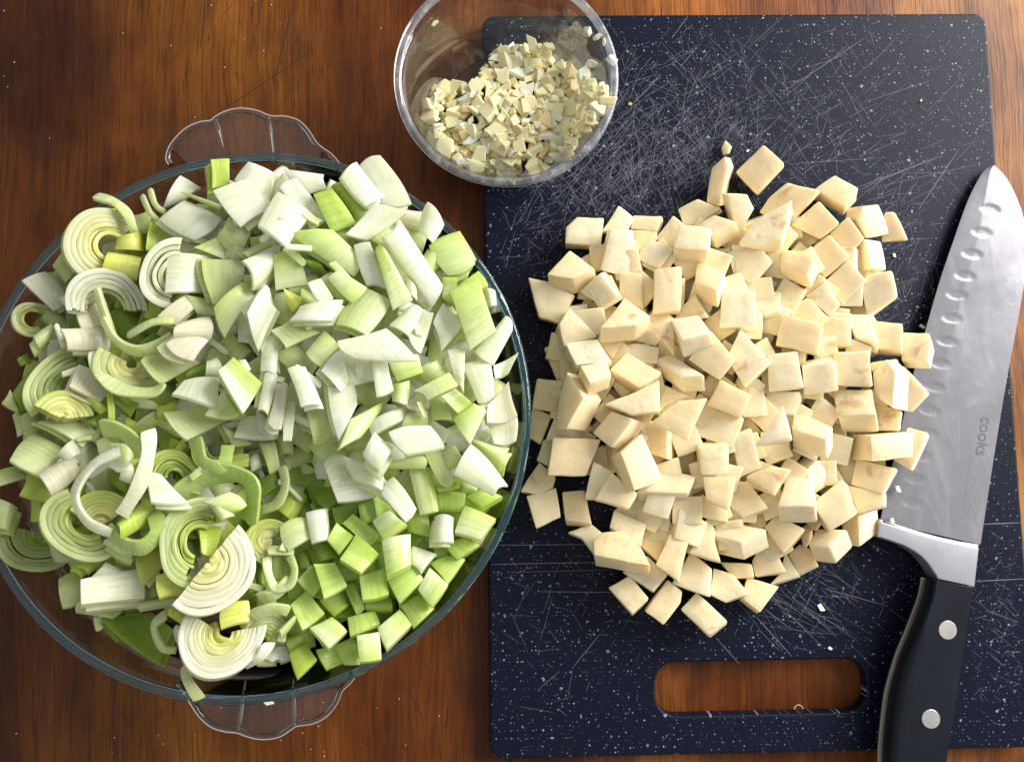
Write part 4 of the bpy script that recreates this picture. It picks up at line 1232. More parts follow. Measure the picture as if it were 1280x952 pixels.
QUADS = [
 # P: upper left
 ('P','Y',2,[(837,250),(910,248),(912,355),(842,365)],(-2,10),0.0006), ('P','W',1,[(715,310),(800,360),(735,410),(648,440)],(0,12)),
 ('P','W',2,[(730,410),(878,485),(772,570),(633,490)],(5,10)), ('P','W',3,[(845,375),(985,328),(1067,450),(955,520)],(0,10)),
 ('P','W',2,[(985,258),(1085,300),(1065,430),(930,330)],(0,8)), ('P','G',2,[(715,378),(770,392),(880,430),(870,452)],(0,5)),
 ('P','B',2,[(465,555),(557,538),(572,612),(458,605)],(0,5)), ('P','B',2,[(430,612),(565,632),(547,720),(403,690)],(0,12)),
 ('P','L',1,[(255,605),(308,680),(260,738),(210,667)],(0,10)), ('P','K',2,[(88,730),(182,695),(264,790),(215,850)],(0,6)),
 ('P','K',3,[(262,795),(375,740),(402,800),(300,842)],(0,12)), ('P','P',2,[(300,830),(400,800),(432,880),(350,955)],(0,10)),
 ('P','L',3,[(372,770),(402,758),(467,950),(430,955)],(0,4)), ('P','K',2,[(666,615),(862,635),(803,772),(656,775)],(-2,10)),
 ('P','L',1,[(800,640),(972,650),(942,780),(845,822)],(0,8)), ('P','K',2,[(968,650),(1085,608),(1085,700),(1010,768)],(-10,6)),
 ('P','Y',1,[(595,500),(688,560),(660,590),(578,610)],(0,5)), ('P','P',2,[(625,870),(742,783),(792,822),(700,905)],(0,8)),
 ('P','P',3,[(703,900),(830,870),(838,960),(690,960)],(0,6)), ('P','G',2,[(848,835),(962,736),(1008,790),(892,955)],(0,10)),
 ('P','W',2,[(958,850),(1062,748),(1085,840),(1030,945)],(0,8)), ('P','L',1,[(860,560),(905,478),(1005,520),(945,645)],(0,6)),
 ('P','L',1,[(770,600),(862,560),(912,600),(890,648)],(0,6)), ('P','L',1,[(530,470),(590,450),(600,540),(540,545)],(0,6)),
 ('P','L',0,[(190,700),(260,690),(280,780),(210,790)],(0,4)), ('P','L',1,[(960,620),(1060,570),(1085,600),(990,650)],(0,4)),
 ('P','L',1,[(740,790),(840,810),(860,870),(780,860)],(0,4)),
 # Q: upper right
 ('Q','W',2,[(110,130),(270,150),(282,205),(190,232)],(0,10)), ('Q','W',2,[(95,205),(162,168),(284,325),(220,372)],(5,8)),
 ('Q','W',3,[(8,345),(85,213),(224,305),(125,438)],(0,20)), ('Q','C',2,[(228,230),(300,205),(397,345),(300,382)],(0,10)),
 ('Q','C',1,[(298,195),(340,180),(442,275),(398,335)],(0,14)), ('Q','W',3,[(340,160),(402,100),(512,240),(440,278)],(-12,12)),
 ('Q','W',2,[(412,115),(492,76),(614,265),(500,272)],(8,10)), ('Q','W',2,[(355,390),(470,268),(602,300),(440,412)],(0,12)),
 ('Q','P',1,[(590,290),(662,298),(652,375),(560,352)],(0,6)), ('Q','W',3,[(680,258),(747,350),(702,422),(643,372)],(0,6)),
 ('Q','W',3,[(508,395),(575,328),(747,590),(708,672)],(-18,10)), ('Q','G',2,[(685,430),(802,383),(870,500),(760,548)],(0,10)),
 ('Q','G',2,[(155,400),(305,370),(430,490),(390,555)],(0,10)), ('Q','V',1,[(68,470),(172,438),(207,590),(78,612)],(0,8)),
 ('Q','W',3,[(205,580),(257,563),(307,640),(245,652)],(0,8)), ('Q','W',3,[(133,725),(175,670),(347,646),(302,728)],(0,12)),
 ('Q','G',2,[(283,560),(330,528),(442,600),(382,662)],(0,8)), ('Q','V',3,[(475,455),(500,420),(624,650),(545,692)],(-6,8)),
 ('Q','W',2,[(388,430),(452,418),(522,610),(440,592)],(0,8)), ('Q','L',2,[(318,745),(422,596),(542,650),(440,787)],(0,10)),
 ('Q','W',4,[(323,810),(517,760),(642,887),(395,880)],(0,8)), ('Q','W',3,[(528,750),(622,670),(662,690),(602,787)],(0,8)),
 ('Q','W',2,[(600,780),(665,685),(703,700),(652,862)],(4,6)), ('Q','W',2,[(703,740),(742,663),(824,745),(735,852)],(0,8)),
 ('Q','V',4,[(772,615),(884,566),(952,770),(850,847)],(-4,10)), ('Q','C',2,[(740,640),(882,533),(922,592),(780,668)],(0,8)),
 ('Q','W',2,[(868,850),(992,710),(1020,770),(945,907)],(-6,6)), ('Q','W',2,[(943,910),(1042,858),(1002,940),(950,960)],(0,6)),
 ('Q','L',2,[(60,770),(145,728),(252,780),(120,840)],(0,8)), ('Q','L',2,[(198,855),(270,768),(332,830),(260,912)],(0,8)),
 ('Q','W',3,[(-35,700),(38,588),(82,690),(10,852)],(0,8)), ('Q','W',2,[(28,800),(92,800),(82,955),(18,932)],(0,6)),
 ('Q','L',1,[(75,860),(162,828),(222,892),(150,932)],(0,6)), ('Q','B',2,[(108,600),(182,640),(150,692),(118,650)],(0,6)),
 ('Q','W',1,[(-5,470),(102,428),(92,522),(-5,598)],(0,6)), ('Q','G',1,[(180,600),(260,640),(240,700),(170,660)],(0,6)),
 ('Q','D',1,[(190,480),(245,490),(280,545),(210,520)],(0,4)), ('Q','L',1,[(430,300),(500,330),(520,390),(450,400)],(0,6)),
 ('Q','G',1,[(430,400),(520,360),(560,420),(500,440)],(0,6)), ('Q','P',2,[(590,540),(640,600),(640,650),(600,620)],(0,6)),
 ('Q','G',1,[(740,540),(860,520),(840,560),(760,600)],(0,6)), ('Q','L',1,[(600,640),(690,600),(700,680),(640,680)],(0,6)),
 ('Q','G',1,[(650,480),(700,440),(740,500),(690,560)],(0,6)), ('Q','V',1,[(740,560),(800,560),(790,640),(740,640)],(0,6)),
 ('Q','W',1,[(900,600),(950,610),(955,670),(915,680)],(0,6)), ('Q','W',2,[(560,690),(600,640),(640,680),(590,710)],(0,6)),
 # S: middle right
 ('S','W',2,[(813,75),(927,53),(947,202),(880,227)],(0,10)), ('S','K',3,[(35,113),(87,120),(47,277),(6,260)],(0,8)),
 ('S','K',3,[(80,150),(127,160),(102,332),(48,310)],(0,8)), ('S','K',3,[(115,225),(157,230),(142,382),(108,382)],(0,6)),
 ('S','W',4,[(125,95),(197,90),(257,237),(178,247)],(0,8)), ('S','L',2,[(198,250),(292,188),(322,330),(230,392)],(0,8)),
 ('S','W',3,[(258,105),(342,18),(367,150),(335,187)],(0,6)), ('S','W',2,[(340,38),(462,50),(452,145),(340,167)],(0,6)),
 ('S','W',3,[(457,58),(522,53),(547,180),(478,207)],(0,8)), ('S','V',2,[(520,58),(642,38),(662,112),(560,147)],(0,6)),
 ('S','W',3,[(285,170),(387,158),(402,240),(330,383)],(-4,6)), ('S','G',3,[(335,412),(380,293),(542,203),(425,362)],(-14,14)),
 ('S','W',2,[(443,310),(592,248),(602,292),(460,362)],(0,10)), ('S','W',4,[(470,343),(544,405),(490,492),(423,430)],(0,14)),
 ('S','W',4,[(526,350),(690,323),(747,405),(600,437)],(0,14)), ('S','V',4,[(735,205),(790,176),(855,230),(800,272)],(0,8)),
 ('S','G',3,[(628,180),(782,100),(802,160),(680,217)],(0,14)), ('S','G',3,[(783,290),(862,228),(920,262),(850,392)],(0,10)),
 ('S','W',4,[(855,393),(1002,560),(950,597),(788,510)],(-6,8)), ('S','G',2,[(865,373),(1007,410),(972,502),(868,402)],(0,6)),
 ('S','P',3,[(920,240),(1002,148),(1037,282),(918,312)],(0,8)), ('S','W',2,[(918,320),(1037,290),(1032,382),(945,392)],(0,6)),
 ('S','L',2,[(575,340),(602,268),(682,253),(682,315)],(0,6)), ('S','L',2,[(668,430),(770,398),(782,552),(730,552)],(0,6)),
 ('S','W',3,[(348,440),(500,500),(512,582),(390,532)],(0,14)), ('S','K',2,[(268,470),(350,438),(475,600),(325,622)],(0,8)),
 ('S','W',4,[(545,523),(637,650),(595,700),(498,590)],(0,10)), ('S','V',2,[(606,495),(697,488),(724,660),(650,674)],(0,10)),
 ('S','C',2,[(715,575),(832,590),(827,662),(718,657)],(0,12)), ('S','C',2,[(835,600),(900,573),(977,600),(900,642)],(0,20)),
 ('S','V',3,[(830,638),(952,690),(892,772),(788,742)],(0,16)), ('S','W',3,[(710,678),(787,685),(785,782),(698,780)],(0,8)),
 ('S','C',1,[(600,670),(682,668),(692,760),(598,742)],(0,8)), ('S','C',2,[(753,800),(820,763),(887,795),(800,852)],(0,14)),
 ('S','V',3,[(463,700),(530,658),(600,717),(508,777)],(0,14)), ('S','W',3,[(620,798),(717,830),(655,907),(618,872)],(0,8)),
 ('S','V',4,[(498,770),(614,750),(617,870),(520,918)],(0,20)), ('S','C',4,[(395,753),(487,830),(417,905),(333,850)],(0,16)),
 ('S','C',3,[(283,775),(320,708),(387,760),(330,832)],(0,10)), ('S','C',2,[(343,710),(385,673),(492,755),(450,802)],(0,10)),
 ('S','L',3,[(96,720),(202,686),(224,762),(130,814)],(0,8)), ('S','W',3,[(198,665),(280,648),(295,770),(222,787)],(0,8)),
 ('S','D',2,[(218,790),(302,790),(332,840),(250,862)],(0,8)), ('S','D',1,[(230,600),(292,548),(332,620),(280,662)],(0,8)),
 ('S','Y',1,[(75,640),(130,558),(207,600),(150,702)],(0,8)), ('S','W',2,[(0,260),(80,330),(75,375),(0,375)],(0,6)),
 ('S','L',2,[(5,375),(75,375),(95,480),(55,507)],(0,8)), ('S','L',1,[(80,370),(150,360),(150,430),(90,440)],(0,8)),
 ('S','D',0,[(120,440),(290,450),(290,560),(130,550)],(0,8)), ('S','D',0,[(200,560),(300,500),(330,600),(240,640)],(0,8)),
 ('S','D',1,[(0,540),(80,500),(90,560),(30,600)],(0,8)), ('S','C',1,[(460,580),(530,640),(560,680),(480,690)],(0,8)),
 ('S','C',1,[(405,640),(480,610),(500,680),(420,720)],(0,8)), ('S','D',1,[(300,650),(400,640),(400,700),(320,720)],(0,8)),
 ('S','L',2,[(540,160),(610,140),(600,240),(540,220)],(0,6)), ('S','P',2,[(590,240),(650,190),(690,250),(640,270)],(0,6)),
 ('S','L',2,[(680,200),(740,220),(780,300),(700,300)],(0,6)), ('S','L',2,[(500,470),(660,440),(670,490),(520,490)],(0,6)),
 ('S','W',2,[(400,60),(470,50),(470,140),(400,140)],(0,6)), ('S','L',2,[(740,420),(790,400),(830,480),(760,500)],(0,6)),
 ('S','W',1,[(500,380),(560,400),(600,460),(520,470)],(0,6)), ('S','C',1,[(700,790),(760,790),(760,840),(710,850)],(0,6)),
 ('S','P',3,[(760,20),(830,20),(825,190),(790,150)],(0,6)), ('S','V',1,[(880,700),(930,720),(890,800),(850,790)],(0,6)),
 ('S','L',2,[(640,110),(720,60),(780,110),(690,160)],(0,6)), ('S','G',1,[(820,540),(880,560),(880,600),(820,590)],(0,6)),
 # U: celery, lower right
 ('U','C',3,[(410,255),(512,220),(527,325),(423,347)],(0,14)), ('U','C',3,[(520,262),(622,203),(665,265),(570,357)],(0,12)),
 ('U','V',3,[(643,302),(690,218),(762,285),(700,372)],(0,12)), ('U','C',2,[(690,200),(752,168),(830,185),(760,282)],(0,12)),
 ('U','C',2,[(573,372),(650,318),(707,380),(625,457)],(0,10)), ('U','V',3,[(483,455),(570,383),(617,445),(520,542)],(0,14)),
 ('U','V',4,[(400,487),(488,473),(498,580),(413,592)],(0,8)), ('U','C',2,[(363,415),(470,388),(492,450),(375,490)],(0,12)),
 ('U','C',2,[(138,365),(205,308),(272,400),(185,467)],(0,10)), ('U','V',3,[(213,455),(300,413),(362,470),(290,537)],(0,12)),
 ('U','C',2,[(163,270),(222,208),(262,290),(230,332)],(0,8)), ('U','C',3,[(228,205),(312,198),(362,290),(270,342)],(0,10)),
 ('U','C',1,[(253,345),(340,318),(367,370),(310,412)],(0,8)), ('U','C',1,[(348,290),(385,273),(432,380),(400,407)],(0,8)),
 ('U','C',1,[(430,340),(532,328),(542,392),(438,392)],(0,8)), ('U','Y',2,[(133,560),(200,518),(242,580),(165,655)],(0,12)),
 ('U','C',1,[(238,545),(330,518),(362,590),(280,624)],(0,8)), ('U','C',1,[(310,530),(400,488),(417,602),(350,602)],(0,8)),
 ('U','L',3,[(83,470),(145,408),(162,425),(100,492)],(0,6)), ('U','L',3,[(50,133),(147,140),(147,170),(50,167)],(0,6)),
 ('U','D',1,[(160,160),(230,150),(240,220),(170,220)],(0,8)), ('U','D',0,[(270,330),(430,340),(420,420),(280,420)],(0,8)),
 ('U','C',1,[(560,330),(640,320),(640,380),(570,380)],(0,8)), ('U','C',1,[(620,180),(700,170),(690,240),(640,240)],(0,8)),
 ('U','D',1,[(430,420),(490,420),(490,470),(430,470)],(0,8)), ('U','C',1,[(110,500),(180,480),(200,530),(140,560)],(0,8)),
 # R: middle left
 ('R','P',3,[(275,262),(312,178),(462,245),(400,320)],(0,14)), ('R','L',2,[(558,160),(662,88),(795,170),(640,255)],(0,8)),
 ('R','P',3,[(658,90),(800,-5),(836,70),(768,158)],(0,10)), ('R','K',3,[(683,285),(730,233),(872,223),(870,345)],(0,14)),
 ('R','L',2,[(648,365),(790,338),(912,385),(740,473)],(0,10)), ('R','V',4,[(866,200),(925,146),(1040,250),(965,370)],(-6,10)),
 ('R','L',3,[(813,375),(890,278),(952,370),(895,392)],(0,8)), ('R','K',2,[(928,462),(960,378),(1085,400),(1085,468)],(0,8)),
 ('R','L',2,[(153,400),(240,385),(382,440),(330,502)],(0,10)), ('R','L',3,[(38,550),(132,448),(322,560),(150,612)],(0,14)),
 ('R','P',4,[(153,605),(262,543),(307,607),(205,687)],(0,12)), ('R','K',3,[(230,525),(292,468),(322,522),(268,562)],(0,8)),
 ('R','K',4,[(580,605),(642,613),(747,722),(600,720)],(0,12)), ('R','L',3,[(-20,607),(80,588),(112,620),(-20,662)],(0,6)),
 ('R','L',3,[(-20,700),(72,740),(40,838),(-20,826)],(0,6)), ('R','Y',2,[(78,690),(110,598),(235,620),(200,722)],(0,8)),
 ('R','Y',4,[(463,800),(580,698),(617,760),(478,857)],(0,14)), ('R','G',4,[(808,717),(912,678),(982,732),(920,757)],(0,6)),
 ('R','L',4,[(830,725),(870,718),(932,772),(880,792)],(0,6)), ('R','Y',3,[(345,310),(370,300),(432,345),(400,367)],(0,8)),
 ('R','D',2,[(455,330),(470,280),(552,330),(520,382)],(0,8)), ('R','Y',3,[(425,290),(450,285),(457,400),(432,395)],(0,5)),
 ('R','D',2,[(340,400),(380,360),(410,380),(390,420)],(0,8)), ('R','D',2,[(48,290),(140,188),(180,300),(90,362)],(0,8)),
 ('R','L',3,[(8,325),(40,273),(68,330),(75,362)],(0,8)), ('R','L',2,[(80,380),(150,370),(160,440),(100,470)],(0,6)),
 ('R','D',1,[(220,160),(280,130),(290,200),(220,240)],(0,6)), ('R','L',3,[(135,60),(205,10),(215,60),(160,115)],(0,6)),
 ('R','D',2,[(70,150),(110,130),(130,165),(85,180)],(0,6)), ('R','Y',1,[(500,380),(590,420),(560,450),(500,430)],(0,6)),
 ('R','L',2,[(585,380),(660,400),(710,445),(640,420)],(0,8)), ('R','K',2,[(820,160),(860,145),(885,215),(815,220)],(0,6)),
 ('R','D',1,[(760,190),(830,160),(820,220),(740,230)],(0,6)), ('R','L',2,[(880,420),(930,440),(1000,490),(920,500)],(0,6)),
 ('R','L',1,[(500,290),(640,290),(620,350),(520,340)],(0,8)), ('R','W',2,[(990,545),(1020,520),(1040,580),(1000,600)],(0,6)),
 ('R','B',2,[(910,540),(985,530),(985,580),(915,580)],(0,6)), ('R','Y',3,[(790,830),(880,820),(850,935),(800,920)],(0,10)),
 ('R','L',3,[(440,860),(530,900),(520,940),(410,880)],(0,6)), ('R','D',1,[(430,580),(510,620),(500,690),(430,640)],(0,6)),
 ('R','L',2,[(460,490),(540,500),(530,560),(470,560)],(0,6)), ('R','Y',2,[(650,720),(720,740),(690,780),(640,770)],(0,8)),
 ('R','Y',2,[(330,900),(390,880),(450,950),(350,960)],(0,8)), ('R','D',1,[(700,560),(790,590),(780,640),(700,640)],(0,8)),
 ('R','P',3,[(240,30),(400,20),(415,110),(270,112)],(0,10)), ('R','W',3,[(215,25),(235,18),(266,105),(245,110)],(0,4)),
 # T: lower left
 ('T','K',4,[(320,265),(550,223),(574,335),(323,364)],(2,16),0,0.008), ('T','K',3,[(363,255),(420,195),(492,232),(440,262)],(0,6)),
 ('T','Y',2,[(306,215),(385,128),(452,170),(350,242)],(0,10)), ('T','B',2,[(538,180),(622,148),(652,210),(570,288)],(0,8)),
 ('T','B',4,[(620,250),(737,223),(757,305),(633,337)],(0,12)), ('T','B',4,[(878,360),(987,348),(990,430),(878,457)],(0,10)),
 ('T','Y',3,[(663,400),(700,353),(772,390),(730,442)],(0,10)), ('T','L',2,[(233,260),(312,228),(332,335),(250,375)],(0,8)),
 ('T','L',2,[(303,392),(322,348),(515,345),(450,418)],(0,8)), ('T','D',1,[(405,430),(600,398),(690,470),(632,602)],(0,8)),
 ('T','D',0,[(380,420),(470,410),(500,520),(460,510)],(0,8)), ('T','L',2,[(555,350),(680,335),(700,360),(560,385)],(0,8)),
 ('T','L',1,[(580,290),(620,280),(630,330),(585,340)],(0,8)), ('T','L',2,[(410,110),(500,160),(520,210),(460,190)],(0,6)),
 ('T','Y',1,[(270,290),(310,220),(330,320),(290,320)],(0,6)), ('T','D',1,[(500,370),(570,370),(560,400),(500,410)],(0,6)),
 ('T','L',2,[(372,415),(405,412),(408,460),(382,470)],(0,4)), ('T','D',2,[(930,330),(980,260),(1020,310),(960,350)],(0,6)),
 ('T','L',1,[(960,420),(1085,360),(1085,420),(970,470)],(0,8)), ('T','L',2,[(1020,330),(1085,300),(1085,360),(1030,380)],(0,8)),
 ('T','L',1,[(1020,600),(1060,540),(1085,530),(1085,600)],(0,8)), ('T','D',1,[(990,350),(1040,330),(1040,390),(990,390)],(0,8)),
 ('T','D',1,[(1010,180),(1060,170),(1060,300),(1020,270)],(0,8)), ('T','D',0,[(470,420),(560,420),(560,500),(480,500)],(0,8)),
]
for q in QUADS: quad_piece(*q)
BANDS = [
 ('P','L',3,[(380,392),(450,415),(505,465),(530,535)],32), ('P','Y',2,[(312,500),(370,455),(460,460)],26), ('P','L',2,[(560,395),(590,460),(628,497)],20),
 ('P','L',2,[(590,370),(612,430),(655,462)],20), ('P','L',3,[(505,945),(600,893),(692,885)],30),
 ('R','L',3,[(403,0),(460,88),(560,128),(692,70)],34), ('R','L',3,[(385,122),(400,205),(480,270),(600,282),(645,245)],42),
 ('R','A',4,[(400,432),(470,440),(530,490),(552,550)],62), ('R','K',5,[(475,512),(365,570),(290,690),(340,800),(440,848)],36),
 ('R','K',3,[(352,605),(430,560),(500,590),(495,640)],40), ('R','K',5,[(588,435),(590,520),(555,650),(482,775)],48),
 ('R','A',4,[(425,830),(480,885),(560,905),(630,835),(610,765)],56), ('R','A',3,[(775,470),(800,560),(880,580),(905,495)],50),
 ('R','A',3,[(715,700),(790,640),(900,610),(985,640),(1000,720),(985,800)],66),
 ('T','K',3,[(692,455),(712,520),(745,585)],32), ('T','K',4,[(1072,515),(1035,575),(965,610)],34), ('T','L',3,[(660,400),(605,450),(640,540),(700,548)],30),
 ('T','L',4,[(748,598),(742,660),(792,742)],36), ('T','B',4,[(838,440),(850,500),(910,530),(968,518)],40), ('T','L',3,[(955,455),(1010,395),(1085,385)],34),
 ('U','L',4,[(-5,420),(60,385),(130,395)],40), ('U','L',3,[(45,175),(50,240),(80,300),(130,290),(150,230),(130,175)],26), ('U','L',3,[(10,345),(70,330),(140,265)],44),
 ('S','L',3,[(100,485),(112,560),(80,630),(18,655)],34),
]
for b in BANDS:
    band_piece(*b)
ROLLS = [   # crop, outer, inner, level, centre, R, from, to, side seen
 ('P', PAL, YEL, 2, (440,600), 160, 40, 262, (-6,10), 0.30, 6), ('P', WHT, PAL, 2, (425,840), 152, -5, 182, (6,10), 0.42, 5),
 ('P', WHT, PAL, 2, (690,705), 132, 75, 262, (0,6), 0.35, 4), ('P', PAL, GRN, 1, (135,885), 72, 20, 300, (0,6), 0.45, 3),
 ('R', (0.66, 0.73, 0.35), YEL, 2, (520,170), 125, 150, 380, (0,8), 0.15, 5), ('R', GRN, YEL, 4, (255,395), 115, 10, 150, (0,16), 0.10, 6),
 ('R', (0.55, 0.62, 0.28), DRK, 0, (165,845), 150, 165, 385, (4,4), 0.06, 9), ('R', (0.66, 0.73, 0.35), GRN, 3, (345,800), 150, 120, 310, (0,8), 0.30, 6),
 ('R', GRN, YEL, 3, (395,815), 130, 35, 150, (0,10), 0.06, 9), ('R', GRN, DRK, 2, (690,630), 112, 10, 180, (0,10), 0.25, 6),
 ('R', (0.66, 0.73, 0.35), GRN, 3, (800,880), 165, 70, 255, (0,8), 0.30, 7), ('R', (0.66, 0.73, 0.35), DRK, 1, (310,270), 175, 95, 215, (0,8), 0.35, 6),
 ('R', GRN, DRK, 1, (860,500), 100, 180, 360, (0,8), 0.4, 4), ('R', GRN, YEL, 2, (1080,880), 95, 60, 260, (0,8), 0.2, 6),
 ('T', WHT, YEL, 4, (822,198), 186, -125, 55, (2,8), 0.04, 9), ('T', WHT, YEL, 4, (885,478), 160, 150, 372, (0,10), 0.22, 8),
 ('T', (0.68, 0.74, 0.38), GRN, 2, (1045,500), 92, -10, 180, (0,8), 0.1, 7), ('U', PAL, GRN, 2, (55,160), 118, 20, 165, (0,10), 0.12, 7),
 ('T', (0.68, 0.74, 0.38), YEL, 2, (1080,140), 70, 90, 270, (0,8), 0.2, 5), ('S', PAL, GRN, 1, (40,500), 90, 0, 180, (0,8), 0.3, 5),
 ('U', PAL, WHT, 1, (85,600), 85, 20, 160, (0,8), 0.2, 5),
]
for q in ROLLS: roll_piece(*q)

# thin slivers and splinters of onion and leek strewn over the heap
rs = random.Random(77)
k_s = 0
while k_s < 62:
    x, y = rs.uniform(40, 640), rs.uniform(215, 800)
    if math.hypot(x - 329, y - 520) > 285 or (x > 370 and y > 610): continue
    top_right = x > 250 and y < 600
    t_ = rs.choice('WWWGL') if top_right else rs.choice('KLLYW')
    a = rs.uniform(0, 6.28); s = rs.uniform(9, 17); s2 = rs.uniform(2.2, 4.6)
    sk = rs.uniform(-0.3, 0.3)
    px = [(x + s * math.cos(a) * i - s2 * math.sin(a) * j, y + s * math.sin(a) * i + s2 * math.cos(a) * j) for i, j in ((-1 + sk, -1), (1, -1), (1 - sk, 1), (-1, 1))]
    quad_piece('P', t_, rs.choice((1, 2, 2, 3)), [(q[0] * DS, (q[1] - 120) * DS) for q in px], (rs.uniform(-6, 6), rs.uniform(-4, 8)), bend=rs.uniform(-0.001, 0.001), d=0.0028, sliver=True)
    k_s += 1

# pieces further down that show between the upper ones, and the bulk that carries them
rf = random.Random(8)
def filler(x, y, depth):
    if x > 300 and y > 600 and (x - 300) * 0.9 + (y - 600) > 40: t_ = rf.choice('CCCV')
    elif x > 250 and y < 600: t_ = rf.choice('WWGLWV')
    else: t_ = rf.choice('LYDKLYD')
    a = rf.uniform(0, 6.28); s = rf.uniform(15, 24); s2 = rf.uniform(12, 19)
    px = [(x + s * math.cos(a) * i - s2 * math.sin(a) * j, y + s * math.sin(a) * i + s2 * math.cos(a) * j) for i, j in ((-1, -1), (1, -1), (1, 1), (-1, 1))]
    pts = [((p[0]) * DS, (p[1] - 120) * DS) for p in px]
    k = len(LOG)
    o = quad_piece('P', t_, 1 - depth, pts, (rf.uniform(-8, 8), rf.uniform(-8, 8)))
    LOG[k]['form'] = 'buried'
for ring_, step, depth in ((300, 27, 1.35), (286, 33, 2.7)):
    y = 520 - ring_
    while y < 520 + ring_:
        x = 329 - ring_
        while x < 329 + ring_:
            X_, Y_ = x + rf.uniform(-9, 9), y + rf.uniform(-9, 9)
            r_ = math.hypot(X_ - 329, Y_ - 520)
            lim = ring_ - (34 if Y_ > 700 and X_ < 330 else 0) - (30 if Y_ < 300 and X_ < 260 else 0) - (22 if Y_ > 760 else 0)
            if r_ < lim: filler(X_, Y_, depth)
            x += step
        y += step

# ------------------------------------------------------------------ minced garlic
rg = random.Random(4)
GP = [(532, 132), (556, 104), (590, 106), (607, 84), (622, 62), (655, 60), (672, 52), (688, 56), (694, 78), (722, 86), (742, 104), (764, 108), (762, 128), (738, 150), (722, 180), (702, 202), (664, 216), (622, 219), (578, 204), (548, 176)]
def bit_mesh(k):
    """a chopped flake: irregular, angular, a little curved"""
    q = random.Random(100 + k)
    bm = bmesh.new()
    m = q.choice((3, 4, 4, 4, 5, 5))
    th = q.uniform(0.18, 0.5)
    lean = (q.uniform(-0.5, 0.5), q.uniform(-0.5, 0.5))
    el = q.uniform(0.65, 1.45)
    for i in range(m):
        a = 2 * math.pi * i / m + q.uniform(-0.5, 0.5)
        rr_ = q.uniform(0.6, 1.3)
        x_, y_ = rr_ * math.cos(a) * el, rr_ * math.sin(a)
        zz = 0.35 * (x_ * lean[0] + y_ * lean[1])
        bm.verts.new((x_, y_, zz + th))
        bm.verts.new((x_ * q.uniform(0.7, 1.05) + lean[0] * th, y_ * q.uniform(0.7, 1.05) + lean[1] * th, zz - th))
    bmesh.ops.convex_hull(bm, input=bm.verts[:])
    bmesh.ops.bevel(bm, geom=bm.edges[:], offset=0.05, segments=1, affect='EDGES', clamp_overlap=True)
    return bm_to('garlic_bit', bm, True, 25)
BITS = [bit_mesh(k) for k in range(16)]
for i, b in enumerate(BITS): b.materials.append(M[('garlic', 'garlic_tan', 'garlic_pale', 'garlic', 'garlic', 'garlic_tan', 'garlic', 'garlic_pale')[i % 8]])
def garlic_bit(x, y, z, s, name='garlic_bit', me=None, flat=1.0):
    o = bpy.data.objects.new(name, me or rg.choice(BITS))
    o.location = at(x, y, z)
    o.rotation_euler = (rg.gauss(0, 0.42) * flat, rg.gauss(0, 0.42) * flat, rg.uniform(0, 6.28))
    o.scale = (s, s * rg.uniform(0.75, 1.1), s * rg.uniform(0.7, 1.2))
    C.objects.link(o)
    return o
got = []
tries = 0
def gheap(x, y):
    r2 = ((x - 650) / 110) ** 2 + ((y - 145) / 85) ** 2
    return board_top + 0.0055 + 0.017 * max(0, 1 - r2)
while len(got) < 260 and tries < 20000:
    tries += 1
    x, y = rg.uniform(528, 768), rg.uniform(48, 222)
    if not in_poly(x, y, GP): continue
    lim = 8.6 if len(got) < 150 else 6.0
    if any((x - a) ** 2 + (y - b) ** 2 < lim * lim for a, b, _ in got): continue
    s = rg.choice((0.0028, 0.0036, 0.0042, 0.0052, 0.0062))
    z = gheap(x, y) + rg.uniform(-0.001, 0.0015)
    # on the sloping wall at the edge of the bowl
    q = at(x, y, z)
    rw = math.hypot(q.x - cc.x, q.y - cc.y)
    if rw > 0.036: z = max(z, board_top + 0.004 + (rw - 0.036) * 2.2)
    o = garlic_bit(x, y, z, s)
    tag(o, 'small cream garlic bit in the heap inside the clear bowl', 'garlic', 'minced garlic bits heaped in the clear bowl')
    got.append((x, y, o))
# the lower bits of the heap, too buried to pick apart
bm = bmesh.new()
for k in range(420):
    x, y = rg.uniform(535, 758), rg.uniform(58, 214)
    if not in_poly(x, y, GP): continue
    z = gheap(x, y) - rg.uniform(0.0008, 0.0035)
    q = at(x, y, z)
    rw = math.hypot(q.x - cc.x, q.y - cc.y)
    if rw > 0.036: z = max(z, board_top + 0.004 + (rw - 0.036) * 2.2)
    src = BITS[k % 16]
    mt = Matrix.Translation(at(x, y, z)) @ Euler((rg.gauss(0, .5), rg.gauss(0, .5), rg.uniform(0, 6))).to_matrix().to_4x4() @ Matrix.Scale(rg.uniform(0.0028, 0.0042), 4)
    tmp_me = src.copy(); tmp_me.transform(mt); bm.from_mesh(tmp_me); bpy.data.meshes.remove(tmp_me)
under = link('minced_garlic', bm_to('minced_garlic', bm, True, 30), M['garlic'])
tag(under, 'buried mass of finely minced garlic under the loose bits in the clear bowl', 'garlic', kind='stuff')
